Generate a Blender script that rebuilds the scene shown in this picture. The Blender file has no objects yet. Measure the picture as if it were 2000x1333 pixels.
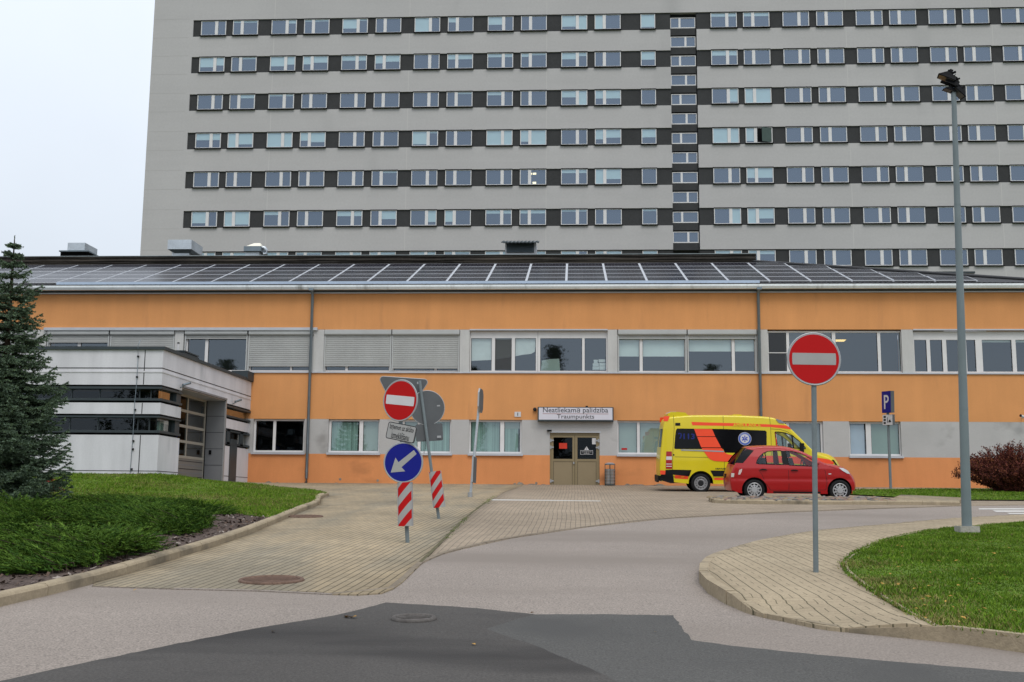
import bpy, bmesh, math, random
import numpy as np
from mathutils import Vector, Matrix
from mathutils.geometry import tessellate_polygon
random.seed(7); RNG = np.random.default_rng(7)
S = bpy.context.scene
COL = S.collection
R = math.radians

# ------------------------------------------------------------------ camera
F = 2150.0                      # focal length in pixels of a 2000 px wide picture
EYE = Vector((0, 0, 1.65))
yc = Vector((120/F, -312.5/F, -1)).normalized()          # world +Y in camera axes
k = 0.0085
b = 1.0/(0.1453 - k*120/F)
zc = Vector((k*b, b, -1)).normalized()
zc = (zc - yc*zc.dot(yc)).normalized()
xc = yc.cross(zc).normalized()
ROT = Matrix((xc, yc, zc))                                # camera axes -> world
cd = bpy.data.cameras.new('camera'); cam = bpy.data.objects.new('camera', cd); COL.objects.link(cam)
cd.sensor_fit = 'HORIZONTAL'; cd.sensor_width = 36; cd.lens = 36*F/2000
cd.clip_start = .1; cd.clip_end = 2000
cam.matrix_world = Matrix.Translation(EYE) @ ROT.to_4x4()
S.camera = cam

def ray(px, py):
    return ROT @ Vector(((px-1000)/F, (666.5-py)/F, -1))
def W(px, py, Y):                # point of the picture on the upright plane at distance Y
    d = ray(px, py); t = Y/d.y
    return EYE.x+d.x*t, EYE.z+d.z*t
def WX(px, Y, py=850): return W(px, py, Y)[0]
def WZ(py, Y, px=1000): return W(px, py, Y)[1]
def AX(px, py, X):               # on the plane X = const -> Y, Z
    d = ray(px, py); t = (X-EYE.x)/d.x
    return EYE.y+d.y*t, EYE.z+d.z*t

# ------------------------------------------------------------------ terrain
D = 46.0                         # front wall of the orange building
AXW, AYF = -13.7, 35.8           # side wall and front wall of the garage annex
def H(x, y):
    base = .05*min(max(y, -20), D)
    dx = max(0, x-AXW)/6.1; dy = max(0, AYF-y)/14.0
    f = max(0, 1-math.hypot(dx, dy))
    amp = 2.29-.05*min(max(y, AYF), D)
    return base+amp*f*f
def G(px, py, dz=0):
    d = ray(px, py)
    last = None
    y = 3.0
    while y < 60:
        t = y/d.y; z = EYE.z+d.z*t; x = d.x*t
        g = z-(H(x, y)+dz)
        if g <= 0:
            if last is None: return (x, y)
            y0, g0 = last
            yy = y0+(y-y0)*g0/(g0-g)
            return (d.x*yy/d.y, yy)
        last = (y, g); y += .1
    return (d.x*46/d.y, 46.0)

# ------------------------------------------------------------------ materials
MATS = {}
def nodes(m):
    m.use_nodes = True
    nt = m.node_tree; nt.nodes.clear()
    return nt, nt.nodes, nt.links
def mat(name, col, rough=.7, var=0, vscale=3, var2=0, vscale2=40, bump=0, bscale=60, metal=0, spec=None, streak=0, sscale=(3, 3, .25), coat=0, dirt=None, stretch=None):
    """diffuse surface with two scales of colour variation, optional vertical streaks and bump"""
    if name in MATS: return MATS[name]
    m = bpy.data.materials.new(name); nt, N, L = nodes(m)
    out = N.new('ShaderNodeOutputMaterial'); p = N.new('ShaderNodeBsdfPrincipled')
    L.new(p.outputs[0], out.inputs[0])
    p.inputs['Roughness'].default_value = rough; p.inputs['Metallic'].default_value = metal
    p.inputs['Specular IOR Level'].default_value = (.12 if rough >= .7 else .3) if spec is None else spec
    if coat: p.inputs['Coat Weight'].default_value = coat; p.inputs['Coat Roughness'].default_value = .04
    rgb = N.new('ShaderNodeRGB'); rgb.outputs[0].default_value = (*col, 1)
    cur = rgb.outputs[0]
    tc = N.new('ShaderNodeTexCoord'); co = tc.outputs['Object']
    def vary(cur, scale, amt, vec, detail=5, col2=None):
        n = N.new('ShaderNodeTexNoise'); n.inputs['Scale'].default_value = scale; n.inputs['Detail'].default_value = detail
        n.inputs['Roughness'].default_value = .6
        L.new(vec, n.inputs['Vector'])
        mr = N.new('ShaderNodeMapRange'); mr.inputs[1].default_value = .3; mr.inputs[2].default_value = .7
        mr.inputs[3].default_value = 1-amt; mr.inputs[4].default_value = 1+amt
        L.new(n.outputs['Fac'], mr.inputs[0])
        mx = N.new('ShaderNodeMix'); mx.data_type = 'RGBA'; mx.blend_type = 'MULTIPLY'; mx.inputs[0].default_value = 1
        L.new(cur, mx.inputs[6]); L.new(mr.outputs[0], mx.inputs[7])
        return mx.outputs[2]
    vec = co
    if stretch:
        mp = N.new('ShaderNodeMapping'); mp.inputs['Scale'].default_value = stretch; L.new(co, mp.inputs[0]); vec = mp.outputs[0]
    if var: cur = vary(cur, vscale, var, vec)
    if var2: cur = vary(cur, vscale2, var2, co, 2)
    if streak:
        mp = N.new('ShaderNodeMapping'); mp.inputs['Scale'].default_value = sscale; L.new(co, mp.inputs[0])
        cur = vary(cur, 1.0, streak, mp.outputs[0], 6)
    if dirt:                                        # patches of another colour: (colour, scale, threshold, stretch)
        dc, ds, dt, dst = dirt
        mp = N.new('ShaderNodeMapping'); mp.inputs['Scale'].default_value = dst; L.new(co, mp.inputs[0])
        n = N.new('ShaderNodeTexNoise'); n.inputs['Scale'].default_value = ds; n.inputs['Detail'].default_value = 7; L.new(mp.outputs[0], n.inputs['Vector'])
        mr = N.new('ShaderNodeMapRange'); mr.inputs[1].default_value = dt; mr.inputs[2].default_value = dt+.16; L.new(n.outputs['Fac'], mr.inputs[0])
        mx = N.new('ShaderNodeMix'); mx.data_type = 'RGBA'; L.new(mr.outputs[0], mx.inputs[0]); L.new(cur, mx.inputs[6]); mx.inputs[7].default_value = (*dc, 1)
        cur = mx.outputs[2]
    L.new(cur, p.inputs['Base Color'])
    if bump:
        n = N.new('ShaderNodeTexNoise'); n.inputs['Scale'].default_value = bscale; n.inputs['Detail'].default_value = 3; L.new(co, n.inputs['Vector'])
        bp = N.new('ShaderNodeBump'); bp.inputs['Strength'].default_value = bump; bp.inputs['Distance'].default_value = .02
        L.new(n.outputs['Fac'], bp.inputs['Height']); L.new(bp.outputs[0], p.inputs['Normal'])
    MATS[name] = m; return m

def glass(name, tint=(.75, .82, .95), refl=.25, trans=(.7, .75, .75), rough=.02, wav=.0):
    if name in MATS: return MATS[name]
    m = bpy.data.materials.new(name); nt, N, L = nodes(m)
    out = N.new('ShaderNodeOutputMaterial'); mx = N.new('ShaderNodeMixShader'); mx.inputs[0].default_value = refl
    t = N.new('ShaderNodeBsdfTransparent'); t.inputs[0].default_value = (*trans, 1)
    g = N.new('ShaderNodeBsdfGlossy'); g.inputs[0].default_value = (*tint, 1); g.inputs['Roughness'].default_value = rough
    L.new(t.outputs[0], mx.inputs[1]); L.new(g.outputs[0], mx.inputs[2]); L.new(mx.outputs[0], out.inputs[0])
    if wav:
        tc = N.new('ShaderNodeTexCoord'); n = N.new('ShaderNodeTexNoise'); n.inputs['Scale'].default_value = 1.3
        L.new(tc.outputs['Object'], n.inputs['Vector'])
        bp = N.new('ShaderNodeBump'); bp.inputs['Strength'].default_value = wav; bp.inputs['Distance'].default_value = .02
        L.new(n.outputs['Fac'], bp.inputs['Height']); L.new(bp.outputs[0], g.inputs['Normal'])
    MATS[name] = m; return m

def paving(name, c1, c2, cm, bw, rh, rot, mortar=.008, big=.12, bigscale=.35, tint=None, squash=1.0, weave=None):
    if name in MATS: return MATS[name]
    m = bpy.data.materials.new(name); nt, N, L = nodes(m)
    out = N.new('ShaderNodeOutputMaterial'); p = N.new('ShaderNodeBsdfPrincipled'); L.new(p.outputs[0], out.inputs[0])
    p.inputs['Roughness'].default_value = .9; p.inputs['Specular IOR Level'].default_value = .1
    tc = N.new('ShaderNodeTexCoord'); mp = N.new('ShaderNodeMapping'); mp.inputs['Rotation'].default_value = (0, 0, rot)
    # slight waviness of the rows
    nz = N.new('ShaderNodeTexNoise'); nz.inputs['Scale'].default_value = .35; nz.inputs['Detail'].default_value = 2
    L.new(tc.outputs['Object'], nz.inputs['Vector'])
    vm = N.new('ShaderNodeVectorMath'); vm.operation = 'MULTIPLY_ADD'; vm.inputs[1].default_value = (.12, .12, 0)
    L.new(nz.outputs['Color'], vm.inputs[0]); L.new(tc.outputs['Object'], vm.inputs[2])
    L.new(vm.outputs[0], mp.inputs[0])
    br = N.new('ShaderNodeTexBrick'); br.offset = .5; br.squash = squash
    br.inputs['Color1'].default_value = (*c1, 1); br.inputs['Color2'].default_value = (*c2, 1); br.inputs['Mortar'].default_value = (*cm, 1)
    br.inputs['Scale'].default_value = 1; br.inputs['Brick Width'].default_value = bw; br.inputs['Row Height'].default_value = rh
    br.inputs['Mortar Size'].default_value = mortar; br.inputs['Mortar Smooth'].default_value = .3; br.inputs['Bias'].default_value = 0
    L.new(mp.outputs[0], br.inputs['Vector'])
    cur = br.outputs['Color']
    if weave:                                        # short joints inside the cells: pairs of blocks turned by turns
        def mth(op, a, b_=None):
            m_ = N.new('ShaderNodeMath'); m_.operation = op
            for i, q in enumerate((a, b_)):
                if q is None: continue
                if isinstance(q, (int, float)): m_.inputs[i].default_value = q
                else: L.new(q, m_.inputs[i])
            return m_.outputs[0]
        sx_ = N.new('ShaderNodeSeparateXYZ'); L.new(mp.outputs[0], sx_.inputs[0])
        u, v_ = sx_.outputs[0], sx_.outputs[1]
        vr = mth('DIVIDE', v_, weave); row = mth('FLOOR', vr)
        uu = mth('ADD', mth('DIVIDE', u, weave*2), mth('MULTIPLY', row, .5)); fu = mth('FRACT', uu)
        half = mth('LESS_THAN', fu, .5)
        dash = mth('MULTIPLY', mth('MULTIPLY', half, mth('GREATER_THAN', fu, .04)), mth('LESS_THAN', mth('ABSOLUTE', mth('SUBTRACT', mth('FRACT', vr), .5)), .03))
        cross = mth('LESS_THAN', mth('ABSOLUTE', mth('SUBTRACT', fu, .75)), .012)
        ends = mth('LESS_THAN', mth('ABSOLUTE', mth('SUBTRACT', fu, .5)), .012)
        lines = mth('LESS_THAN', mth('ABSOLUTE', mth('SUBTRACT', mth('FRACT', mth('ADD', vr, .5)), .5)), .034)
        fac = mth('MAXIMUM', mth('MAXIMUM', mth('MULTIPLY', dash, .85), lines), mth('MULTIPLY', mth('MAXIMUM', cross, ends), .45))
        mx = N.new('ShaderNodeMix'); mx.data_type = 'RGBA'; L.new(fac, mx.inputs[0]); mx.inputs[6].default_value = (*c1, 1); mx.inputs[7].default_value = (*cm, 1); cur = mx.outputs[2]
    for sc, amt in ((bigscale, big), (2.3, .1), (45, .13)):
        n = N.new('ShaderNodeTexNoise'); n.inputs['Scale'].default_value = sc; n.inputs['Detail'].default_value = 4; L.new(tc.outputs['Object'], n.inputs['Vector'])
        mr = N.new('ShaderNodeMapRange'); mr.inputs[1].default_value = .3; mr.inputs[2].default_value = .7; mr.inputs[3].default_value = 1-amt; mr.inputs[4].default_value = 1+amt
        L.new(n.outputs['Fac'], mr.inputs[0])
        mx = N.new('ShaderNodeMix'); mx.data_type = 'RGBA'; mx.blend_type = 'MULTIPLY'; mx.inputs[0].default_value = 1
        L.new(cur, mx.inputs[6]); L.new(mr.outputs[0], mx.inputs[7]); cur = mx.outputs[2]
    if tint:
        n = N.new('ShaderNodeTexNoise'); n.inputs['Scale'].default_value = .25; n.inputs['Detail'].default_value = 3
        mp2 = N.new('ShaderNodeMapping'); mp2.inputs['Scale'].default_value = (2.2, .5, 1); L.new(tc.outputs['Object'], mp2.inputs[0]); L.new(mp2.outputs[0], n.inputs['Vector'])
        mr = N.new('ShaderNodeMapRange'); mr.inputs[1].default_value = .48; mr.inputs[2].default_value = .62; L.new(n.outputs['Fac'], mr.inputs[0])
        mx = N.new('ShaderNodeMix'); mx.data_type = 'RGBA'; mx.blend_type = 'MULTIPLY'; L.new(mr.outputs[0], mx.inputs[0]); L.new(cur, mx.inputs[6]); mx.inputs[7].default_value = (*tint, 1); cur = mx.outputs[2]
    L.new(cur, p.inputs['Base Color'])
    bp = N.new('ShaderNodeBump'); bp.inputs['Strength'].default_value = .5; bp.inputs['Distance'].default_value = .006; bp.invert = True
    L.new(br.outputs['Fac'], bp.inputs['Height']); L.new(bp.outputs[0], p.inputs['Normal'])
    MATS[name] = m; return m

# ------------------------------------------------------------------ mesh building
class MB:
    def __init__(s): s.v = []; s.f = []; s.mi = []; s.mats = []; s.smooth = []
    def slot(s, m):
        if m not in s.mats: s.mats.append(m)
        return s.mats.index(m)
    def add(s, vs, fs, m, M=None, smooth=False):
        o = len(s.v); i = s.slot(m)
        for v in vs: s.v.append(tuple(M @ Vector(v)) if M else tuple(v))
        for f in fs: s.f.append(tuple(o+a for a in f)); s.mi.append(i); s.smooth.append(smooth)
        return s
    def box(s, x0, x1, y0, y1, z0, z1, m, M=None):
        x0, x1 = sorted((x0, x1)); y0, y1 = sorted((y0, y1)); z0, z1 = sorted((z0, z1))
        vs = [(x, y, z) for z in (z0, z1) for y in (y0, y1) for x in (x0, x1)]
        return s.add(vs, [(0, 2, 3, 1), (4, 5, 7, 6), (0, 1, 5, 4), (2, 6, 7, 3), (0, 4, 6, 2), (1, 3, 7, 5)], m, M)
    def quad(s, a, b, c, d, m, M=None): return s.add([a, b, c, d], [(0, 1, 2, 3)], m, M)
    def prism(s, poly, a0, a1, m, axis='y', M=None, msides=None, smooth=False):
        """2-D outline (u, w) extruded along an axis; u,w = x,z for axis y; x,y for z; y,z for x"""
        n = len(poly)
        area = sum(poly[i][0]*poly[(i+1) % n][1]-poly[(i+1) % n][0]*poly[i][1] for i in range(n))
        if area < 0: poly = poly[::-1]
        def P(u, w, a): return {'y': (u, a, w), 'z': (u, w, a), 'x': (a, u, w)}[axis]
        vs = [P(u, w, a0) for u, w in poly]+[P(u, w, a1) for u, w in poly]
        tri = tessellate_polygon([[Vector((u, w, 0)) for u, w in poly]])
        front, back = [], []
        for t in tri:
            (ax, ay), (bx, by), (cx, cy) = [poly[i] for i in t]
            if (bx-ax)*(cy-ay)-(cx-ax)*(by-ay) < 0: t = t[::-1]
            front.append(tuple(t)); back.append(tuple(n+i for i in t[::-1]))
        if axis == 'y' and a0 > a1 or axis != 'y' and a0 < a1:
            front = [f[::-1] for f in front]; back = [f[::-1] for f in back]
            sides = [(i, (i+1) % n, n+(i+1) % n, n+i) for i in range(n)]
        else:
            sides = [((i+1) % n, i, n+i, n+(i+1) % n) for i in range(n)]
        s.add(vs, front+back, m, M)
        s.add(vs, sides, msides or m, M, smooth)
        return s
    def cyl(s, c, r, h, m, axis='z', n=24, r2=None, M=None, caps=True, mcap=None):
        r2 = r if r2 is None else r2
        def P(u, w, a): return {'z': (c[0]+u, c[1]+w, c[2]+a), 'y': (c[0]+u, c[1]+a, c[2]+w), 'x': (c[0]+a, c[1]+u, c[2]+w)}[axis]
        vs = [P(r*math.cos(2*math.pi*i/n), r*math.sin(2*math.pi*i/n), 0) for i in range(n)]
        vs += [P(r2*math.cos(2*math.pi*i/n), r2*math.sin(2*math.pi*i/n), h) for i in range(n)]
        sd = [(i, (i+1) % n, n+(i+1) % n, n+i) for i in range(n)]
        if axis == 'y': sd = [q[::-1] for q in sd]
        s.add(vs, sd, m, M, True)
        if caps:
            a = tuple(range(n))[::-1]; bb = tuple(range(n, 2*n))
            if axis == 'y': a, bb = a[::-1], bb[::-1]
            s.add(vs, [a, bb], mcap or m, M)
        return s
    def tube(s, pts, r, m, n=8, M=None, caps=True):
        pts = [Vector(p) for p in pts]; rs = r if isinstance(r, (list, tuple)) else [r]*len(pts)
        vs = []; fs = []
        for i, p in enumerate(pts):
            t = (pts[min(i+1, len(pts)-1)]-pts[max(i-1, 0)]).normalized()
            a = t.cross(Vector((0, 0, 1)))
            if a.length < .05: a = t.cross(Vector((0, 1, 0)))
            a.normalize(); bb = t.cross(a)
            for j in range(n):
                th = 2*math.pi*j/n
                vs.append(tuple(p+(a*math.cos(th)+bb*math.sin(th))*rs[i]))
        for i in range(len(pts)-1):
            for j in range(n):
                fs.append((i*n+j, (i+1)*n+j, (i+1)*n+(j+1) % n, i*n+(j+1) % n))
        s.add(vs, fs, m, M, True)
        if caps: s.add(vs, [tuple(range(n)), tuple(range((len(pts)-1)*n, len(pts)*n))[::-1]], m, M)
        return s
    def torus(s, c, r, rr, m, axis='y', n=32, k=10, M=None):
        vs = []; fs = []
        for i in range(n):
            a = 2*math.pi*i/n
            for j in range(k):
                bb = 2*math.pi*j/k
                u = (r+rr*math.cos(bb))*math.cos(a); w = (r+rr*math.cos(bb))*math.sin(a); t = rr*math.sin(bb)
                vs.append({'y': (c[0]+u, c[1]+t, c[2]+w), 'z': (c[0]+u, c[1]+w, c[2]+t), 'x': (c[0]+t, c[1]+u, c[2]+w)}[axis])
        for i in range(n):
            for j in range(k):
                fs.append((i*k+j, i*k+(j+1) % k, ((i+1) % n)*k+(j+1) % k, ((i+1) % n)*k+j))
        return s.add(vs, fs, m, M, True)
    def build(s, name, parent=None, origin=None, recalc=False):
        me = bpy.data.meshes.new(name)
        ox = Vector(origin) if origin is not None else (Vector(ORG.get(parent.as_pointer(), (0, 0, 0))) if parent else Vector((0, 0, 0)))
        me.from_pydata([(v[0]-ox.x, v[1]-ox.y, v[2]-ox.z) for v in s.v], [], s.f)
        for m in s.mats: me.materials.append(m)
        me.polygons.foreach_set('material_index', s.mi); me.polygons.foreach_set('use_smooth', s.smooth)
        if recalc:
            bm = bmesh.new(); bm.from_mesh(me); bmesh.ops.remove_doubles(bm, verts=bm.verts, dist=1e-5)
            bmesh.ops.recalc_face_normals(bm, faces=bm.faces); bm.to_mesh(me); bm.free()
        me.update()
        return link(name, me, parent, ox if parent is None else None)
ORG = {}                         # thing -> world place of its origin: parts are modelled in world coordinates
def link(name, me, parent=None, loc=None):
    o = bpy.data.objects.new(name, me); COL.objects.link(o)
    if parent: o.parent = parent; ORG[o.as_pointer()] = ORG.get(parent.as_pointer(), (0, 0, 0))
    elif loc is not None: o.location = loc; ORG[o.as_pointer()] = tuple(loc)
    return o
def tag(o, label=None, cat=None, group=None, kind=None):
    if label: o['label'] = label
    if cat: o['category'] = cat
    if group: o['group'] = group
    if kind: o['kind'] = kind
    return o
def thing(name, label, cat, loc=(0, 0, 0), group=None, local=False):
    o = bpy.data.objects.new(name, None); COL.objects.link(o); o.location = loc; o.empty_display_size = .2
    ORG[o.as_pointer()] = (0, 0, 0) if local else tuple(loc)
    return tag(o, label, cat, group)
def struct(o): o['kind'] = 'structure'; return o
def fast_mesh(name, verts, faces3, mats, parent=None, mi=None, smooth=False):
    me = bpy.data.meshes.new(name); nv, nf = len(verts), len(faces3); k = faces3.shape[1]
    ox = np.array(ORG.get(parent.as_pointer(), (0, 0, 0))) if parent else np.zeros(3)
    me.vertices.add(nv); me.vertices.foreach_set('co', (verts-ox).astype(np.float32).ravel())
    me.loops.add(nf*k); me.loops.foreach_set('vertex_index', faces3.astype(np.int32).ravel())
    me.polygons.add(nf); me.polygons.foreach_set('loop_start', np.arange(0, nf*k, k, dtype=np.int32))
    for m in mats: me.materials.append(m)
    if mi is not None: me.polygons.foreach_set('material_index', mi.astype(np.int32))
    me.update(calc_edges=True)
    return link(name, me, parent)
def text_mesh(mb, txt, size, m, M, width=None, height=None, depth=.0015, bold=0):
    """lettering as real thin geometry, centred on the origin of M (x right, z up, facing -y)"""
    cu = bpy.data.curves.new('lettering', 'FONT'); cu.body = txt; cu.size = size; cu.align_x = 'CENTER'; cu.align_y = 'CENTER'
    cu.extrude = depth; cu.offset = bold; cu.resolution_u = 3
    o = bpy.data.objects.new('lettering', cu); COL.objects.link(o)
    dg = bpy.context.evaluated_depsgraph_get(); dg.update()
    me = bpy.data.meshes.new_from_object(o.evaluated_get(dg))
    xs = [v.co.x for v in me.vertices]; ys = [v.co.y for v in me.vertices]
    cx, cy = (min(xs)+max(xs))/2, (min(ys)+max(ys))/2
    sx = width/(max(xs)-min(xs)) if width else 1; sy = height/(max(ys)-min(ys)) if height else sx
    vs = [((v.co.x-cx)*sx, -v.co.z-depth, (v.co.y-cy)*sy) for v in me.vertices]
    mb.add(vs, [tuple(p.vertices) for p in me.polygons], m, M)
    bpy.data.objects.remove(o); bpy.data.curves.remove(cu); bpy.data.meshes.remove(me)
def sheet(name, poly, off, m, res=1.0, parent=None):
    """flat polygon (x, y) laid on the terrain"""
    bm = bmesh.new()
    vs = [bm.verts.new((x, y, 0)) for x, y in poly]
    tri = tessellate_polygon([[v.co for v in vs]])
    for t in tri:
        try: bm.faces.new([vs[i] for i in t])
        except ValueError: pass
    xs = [p[0] for p in poly]; ys = [p[1] for p in poly]
    for axis, lo, hi in ((0, min(xs), max(xs)), (1, min(ys), max(ys))):
        a = math.floor(lo/res)*res+res
        while a < hi:
            no = (1, 0, 0) if axis == 0 else (0, 1, 0); co = (a, 0, 0) if axis == 0 else (0, a, 0)
            bmesh.ops.bisect_plane(bm, geom=bm.verts[:]+bm.edges[:]+bm.faces[:], plane_co=co, plane_no=no, dist=1e-5)
            a += res
    for v in bm.verts: v.co.z = H(v.co.x, v.co.y)+off
    for f in bm.faces:
        f.normal_update()
        if f.normal.z < 0: f.normal_flip()
        f.smooth = True
    me = bpy.data.meshes.new(name); bm.to_mesh(me); bm.free(); me.materials.append(m)
    return link(name, me, parent)
def skirt(o, depth=.12):
    """close the edge of a sheet down into the ground"""
    bm = bmesh.new(); bm.from_mesh(o.data)
    be = [e for e in bm.edges if e.is_boundary]
    low = {}
    for e in be:
        for v in e.verts:
            if v not in low: low[v] = bm.verts.new((v.co.x, v.co.y, v.co.z-depth))
    for e in be:
        l = e.link_loops[0]; a, c = l.vert, l.link_loop_next.vert
        f = bm.faces.new((c, a, low[a], low[c])); f.smooth = False
    bm.to_mesh(o.data); bm.free(); return o
def inside(poly, x, y):
    c = False; n = len(poly); j = n-1
    for i in range(n):
        xi, yi = poly[i]; xj, yj = poly[j]
        if (yi > y) != (yj > y) and x < (xj-xi)*(y-yi)/(yj-yi)+xi: c = not c
        j = i
    return c
def resample(path, step):
    out = [Vector(path[0])]; acc = 0
    pts = [Vector(p) for p in path]
    for a, bb in zip(pts, pts[1:]):
        L = (bb-a).length; d = step-acc
        while d <= L:
            out.append(a+(bb-a)*d/L); d += step
        acc = (acc+L) % step
    if (out[-1]-pts[-1]).length > .05: out.append(pts[-1])
    return out
def smooth_path(path, n=6):
    p = [Vector(q) for q in path]; out = []
    for i in range(len(p)-1):
        p0 = p[max(i-1, 0)]; p1 = p[i]; p2 = p[i+1]; p3 = p[min(i+2, len(p)-1)]
        for j in range(n):
            t = j/n
            out.append(.5*((2*p1)+(p2-p0)*t+(2*p0-5*p1+4*p2-p3)*t*t+(3*p1-p0-3*p2+p3)*t**3))
    out.append(p[-1]); return [tuple(q) for q in out]
def kerb(name, path, h, w, m, side=1, step=1.0, gap=.008, hf=None, down=.2):
    """kerb stones with chamfered top edge along a path; side: which side the body lies on"""
    pts = resample(path, step); mb = MB()
    for i, (a, bb) in enumerate(zip(pts, pts[1:])):
        d = (bb-a); L = d.length
        if L < .05: continue
        d.normalize(); n = Vector((-d.y, d.x))*side
        jz = random.uniform(-.004, .004); jn = random.uniform(-.004, .004)
        ha = h if hf is None else hf(i/(len(pts)-1)); hb = h if hf is None else hf((i+1)/(len(pts)-1))
        prof = [(0, -down), (0, .72), (.018, .9), (.04, 1), (w, 1), (w, -down)]
        vs = []
        for q, hh, s in ((a+d*gap/2, ha, 0), (bb-d*gap/2, hb, 1)):
            for u, t in prof:
                pp = q+n*(u+jn); z = H(q.x, q.y)+(t*hh if t >= 0 else t)+jz
                vs.append((pp.x, pp.y, z))
        k6 = len(prof)
        fs = [(j, j+1, k6+j+1, k6+j) for j in range(k6-1)]+[tuple(range(k6)), tuple(range(k6, 2*k6))[::-1]]
        mb.add(vs, fs, m)
    return struct(mb.build(name, recalc=True))
# ------------------------------------------------------------------ daylight: overcast
SUN_EL, SUN_AZ = 55, 165         # azimuth from +Y clockwise: behind the camera, a little to the left
w = bpy.data.worlds.new('World'); S.world = w; w.use_nodes = True
nt = w.node_tree; N = nt.nodes; L = nt.links; N.clear()
wo = N.new('ShaderNodeOutputWorld'); ms = N.new('ShaderNodeMixShader'); ms.inputs[0].default_value = .9
b1 = N.new('ShaderNodeBackground'); b2 = N.new('ShaderNodeBackground'); b1.inputs[1].default_value = .1
sk = N.new('ShaderNodeTexSky'); sk.sky_type = 'NISHITA'; sk.sun_disc = False; sk.sun_elevation = R(SUN_EL); sk.sun_rotation = R(SUN_AZ)
L.new(sk.outputs[0], b1.inputs[0])
tc = N.new('ShaderNodeTexCoord'); sp = N.new('ShaderNodeSeparateXYZ'); L.new(tc.outputs['Generated'], sp.inputs[0])
mr = N.new('ShaderNodeMapRange'); mr.inputs[1].default_value = 0; mr.inputs[2].default_value = 1; mr.inputs[3].default_value = .76; mr.inputs[4].default_value = 1.62
L.new(sp.outputs[2], mr.inputs[0])
nz = N.new('ShaderNodeTexNoise'); nz.inputs['Scale'].default_value = 1.6; nz.inputs['Detail'].default_value = 6; L.new(tc.outputs['Generated'], nz.inputs['Vector'])
m2 = N.new('ShaderNodeMapRange'); m2.inputs[1].default_value = .3; m2.inputs[2].default_value = .7; m2.inputs[3].default_value = .91; m2.inputs[4].default_value = 1.08
L.new(nz.outputs['Fac'], m2.inputs[0])
mu = N.new('ShaderNodeMath'); mu.operation = 'MULTIPLY'; L.new(mr.outputs[0], mu.inputs[0]); L.new(m2.outputs[0], mu.inputs[1])
b2.inputs[0].default_value = (.87, .94, 1.03, 1); L.new(mu.outputs[0], b2.inputs[1])
L.new(b1.outputs[0], ms.inputs[1]); L.new(b2.outputs[0], ms.inputs[2]); L.new(ms.outputs[0], wo.inputs[0])
sl = bpy.data.lights.new('sun', 'SUN'); so = bpy.data.objects.new('sun', sl); COL.objects.link(so)
sl.energy = 1.35; sl.angle = R(28); sl.color = (1, .94, .86)
az = R(SUN_AZ); el = R(SUN_EL)
sd = Vector((math.sin(az)*math.cos(el), math.cos(az)*math.cos(el), math.sin(el)))
so.rotation_euler = sd.to_track_quat('Z', 'Y').to_euler(); so.location = (0, -5, 30)
S.view_settings.view_transform = 'Standard'; S.view_settings.look = 'None'; S.view_settings.exposure = 0; S.view_settings.gamma = 1
S.view_settings.use_curve_mapping = False

# ------------------------------------------------------------------ materials
M_orange = mat('orange_render', (.645, .297, .116), .9, .06, .5, .05, 30, .12, 90, streak=.05, sscale=(1.6, 1.6, .14), dirt=((.54, .25, .105), .9, .60, (1.7, 1, .3)))
M_orange2 = mat('orange_render_plinth', (.65, .265, .105), .9, .06, .5, .05, 30, .12, 90, streak=.06, sscale=(1.5, 1.5, .3), dirt=((.46, .19, .08), .7, .6, (.6, 1, 1.4)))
M_tower = mat('grey_tower_render', (.450, .440, .434), .9, .05, .12, .03, 6, 0, streak=.025, sscale=(.12, .12, 1.3), dirt=((.36, .355, .35), .12, .58, (1.2, 1, .35)))
M_charcoal = mat('charcoal_render', (.050, .051, .052), .85, .12, .5, .08, 8, spec=.1)
M_concrete = mat('pale_concrete', (.50, .495, .48), .85, .07, .7, .06, 25, .15, 80, streak=.1, sscale=(2.2, 2.2, .25))
M_greyband = mat('grey_render_band', (.44, .43, .42), .9, .06, .8, .06, 30, .12, 90, dirt=((.30, .29, .28), .7, .58, (1, 1, 1.3)))
M_annex = mat('white_concrete_panel', (.62, .61, .635), .8, .05, .5, .03, 20, .05, 60, streak=.1, sscale=(1.4, 1.4, .2), dirt=((.46, .47, .49), .7, .62, (1.2, 1.2, .5)))
M_steel = mat('dark_grey_steel', (.045, .056, .062), .5, .1, 2, spec=.2)
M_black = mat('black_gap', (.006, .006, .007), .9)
M_dark = mat('dark_room', (.012, .013, .014), .9)
M_white = mat('white_pvc', (.66, .65, .645), .4, .05, 2)
M_sill = mat('pale_metal_sill', (.50, .51, .54), .4, .08, 1.5, metal=.3)
M_blind = mat('pale_roller_blind', (.66, .74, .72), .9, .04, 1.5)
M_towerblind = mat('pale_blue_green_blind', (.60, .71, .70), .9, .04, .4)
M_vert = mat('green_vertical_blind', (.30, .44, .39), .9, .05, 3, streak=.35, sscale=(9, 9, .05))
M_sage = mat('sage_panel_blind', (.36, .43, .39), .9, .05, 1)
M_shutter = mat('grey_roller_shutter', (.37, .375, .365), .7, .06, 1, .04, 20, streak=.05, sscale=(2, 2, .3))
M_shutbox = mat('shutter_box', (.43, .44, .435), .6, .06, 1)
M_galv = mat('galvanised_steel', (.52, .56, .60), .38, .18, 1.2, .08, 14, metal=.55, dirt=((.30, .29, .28), 1.5, .6, (1, 1, .3)))
M_gutter = mat('weathered_gutter', (.74, .78, .80), .55, .10, .8, .06, 12, metal=0, dirt=((.30, .31, .30), 1.1, .60, (1.5, 1, .25)))
M_pipe = mat('zinc_downpipe', (.19, .23, .26), .45, .12, 2, metal=.4)
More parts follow.
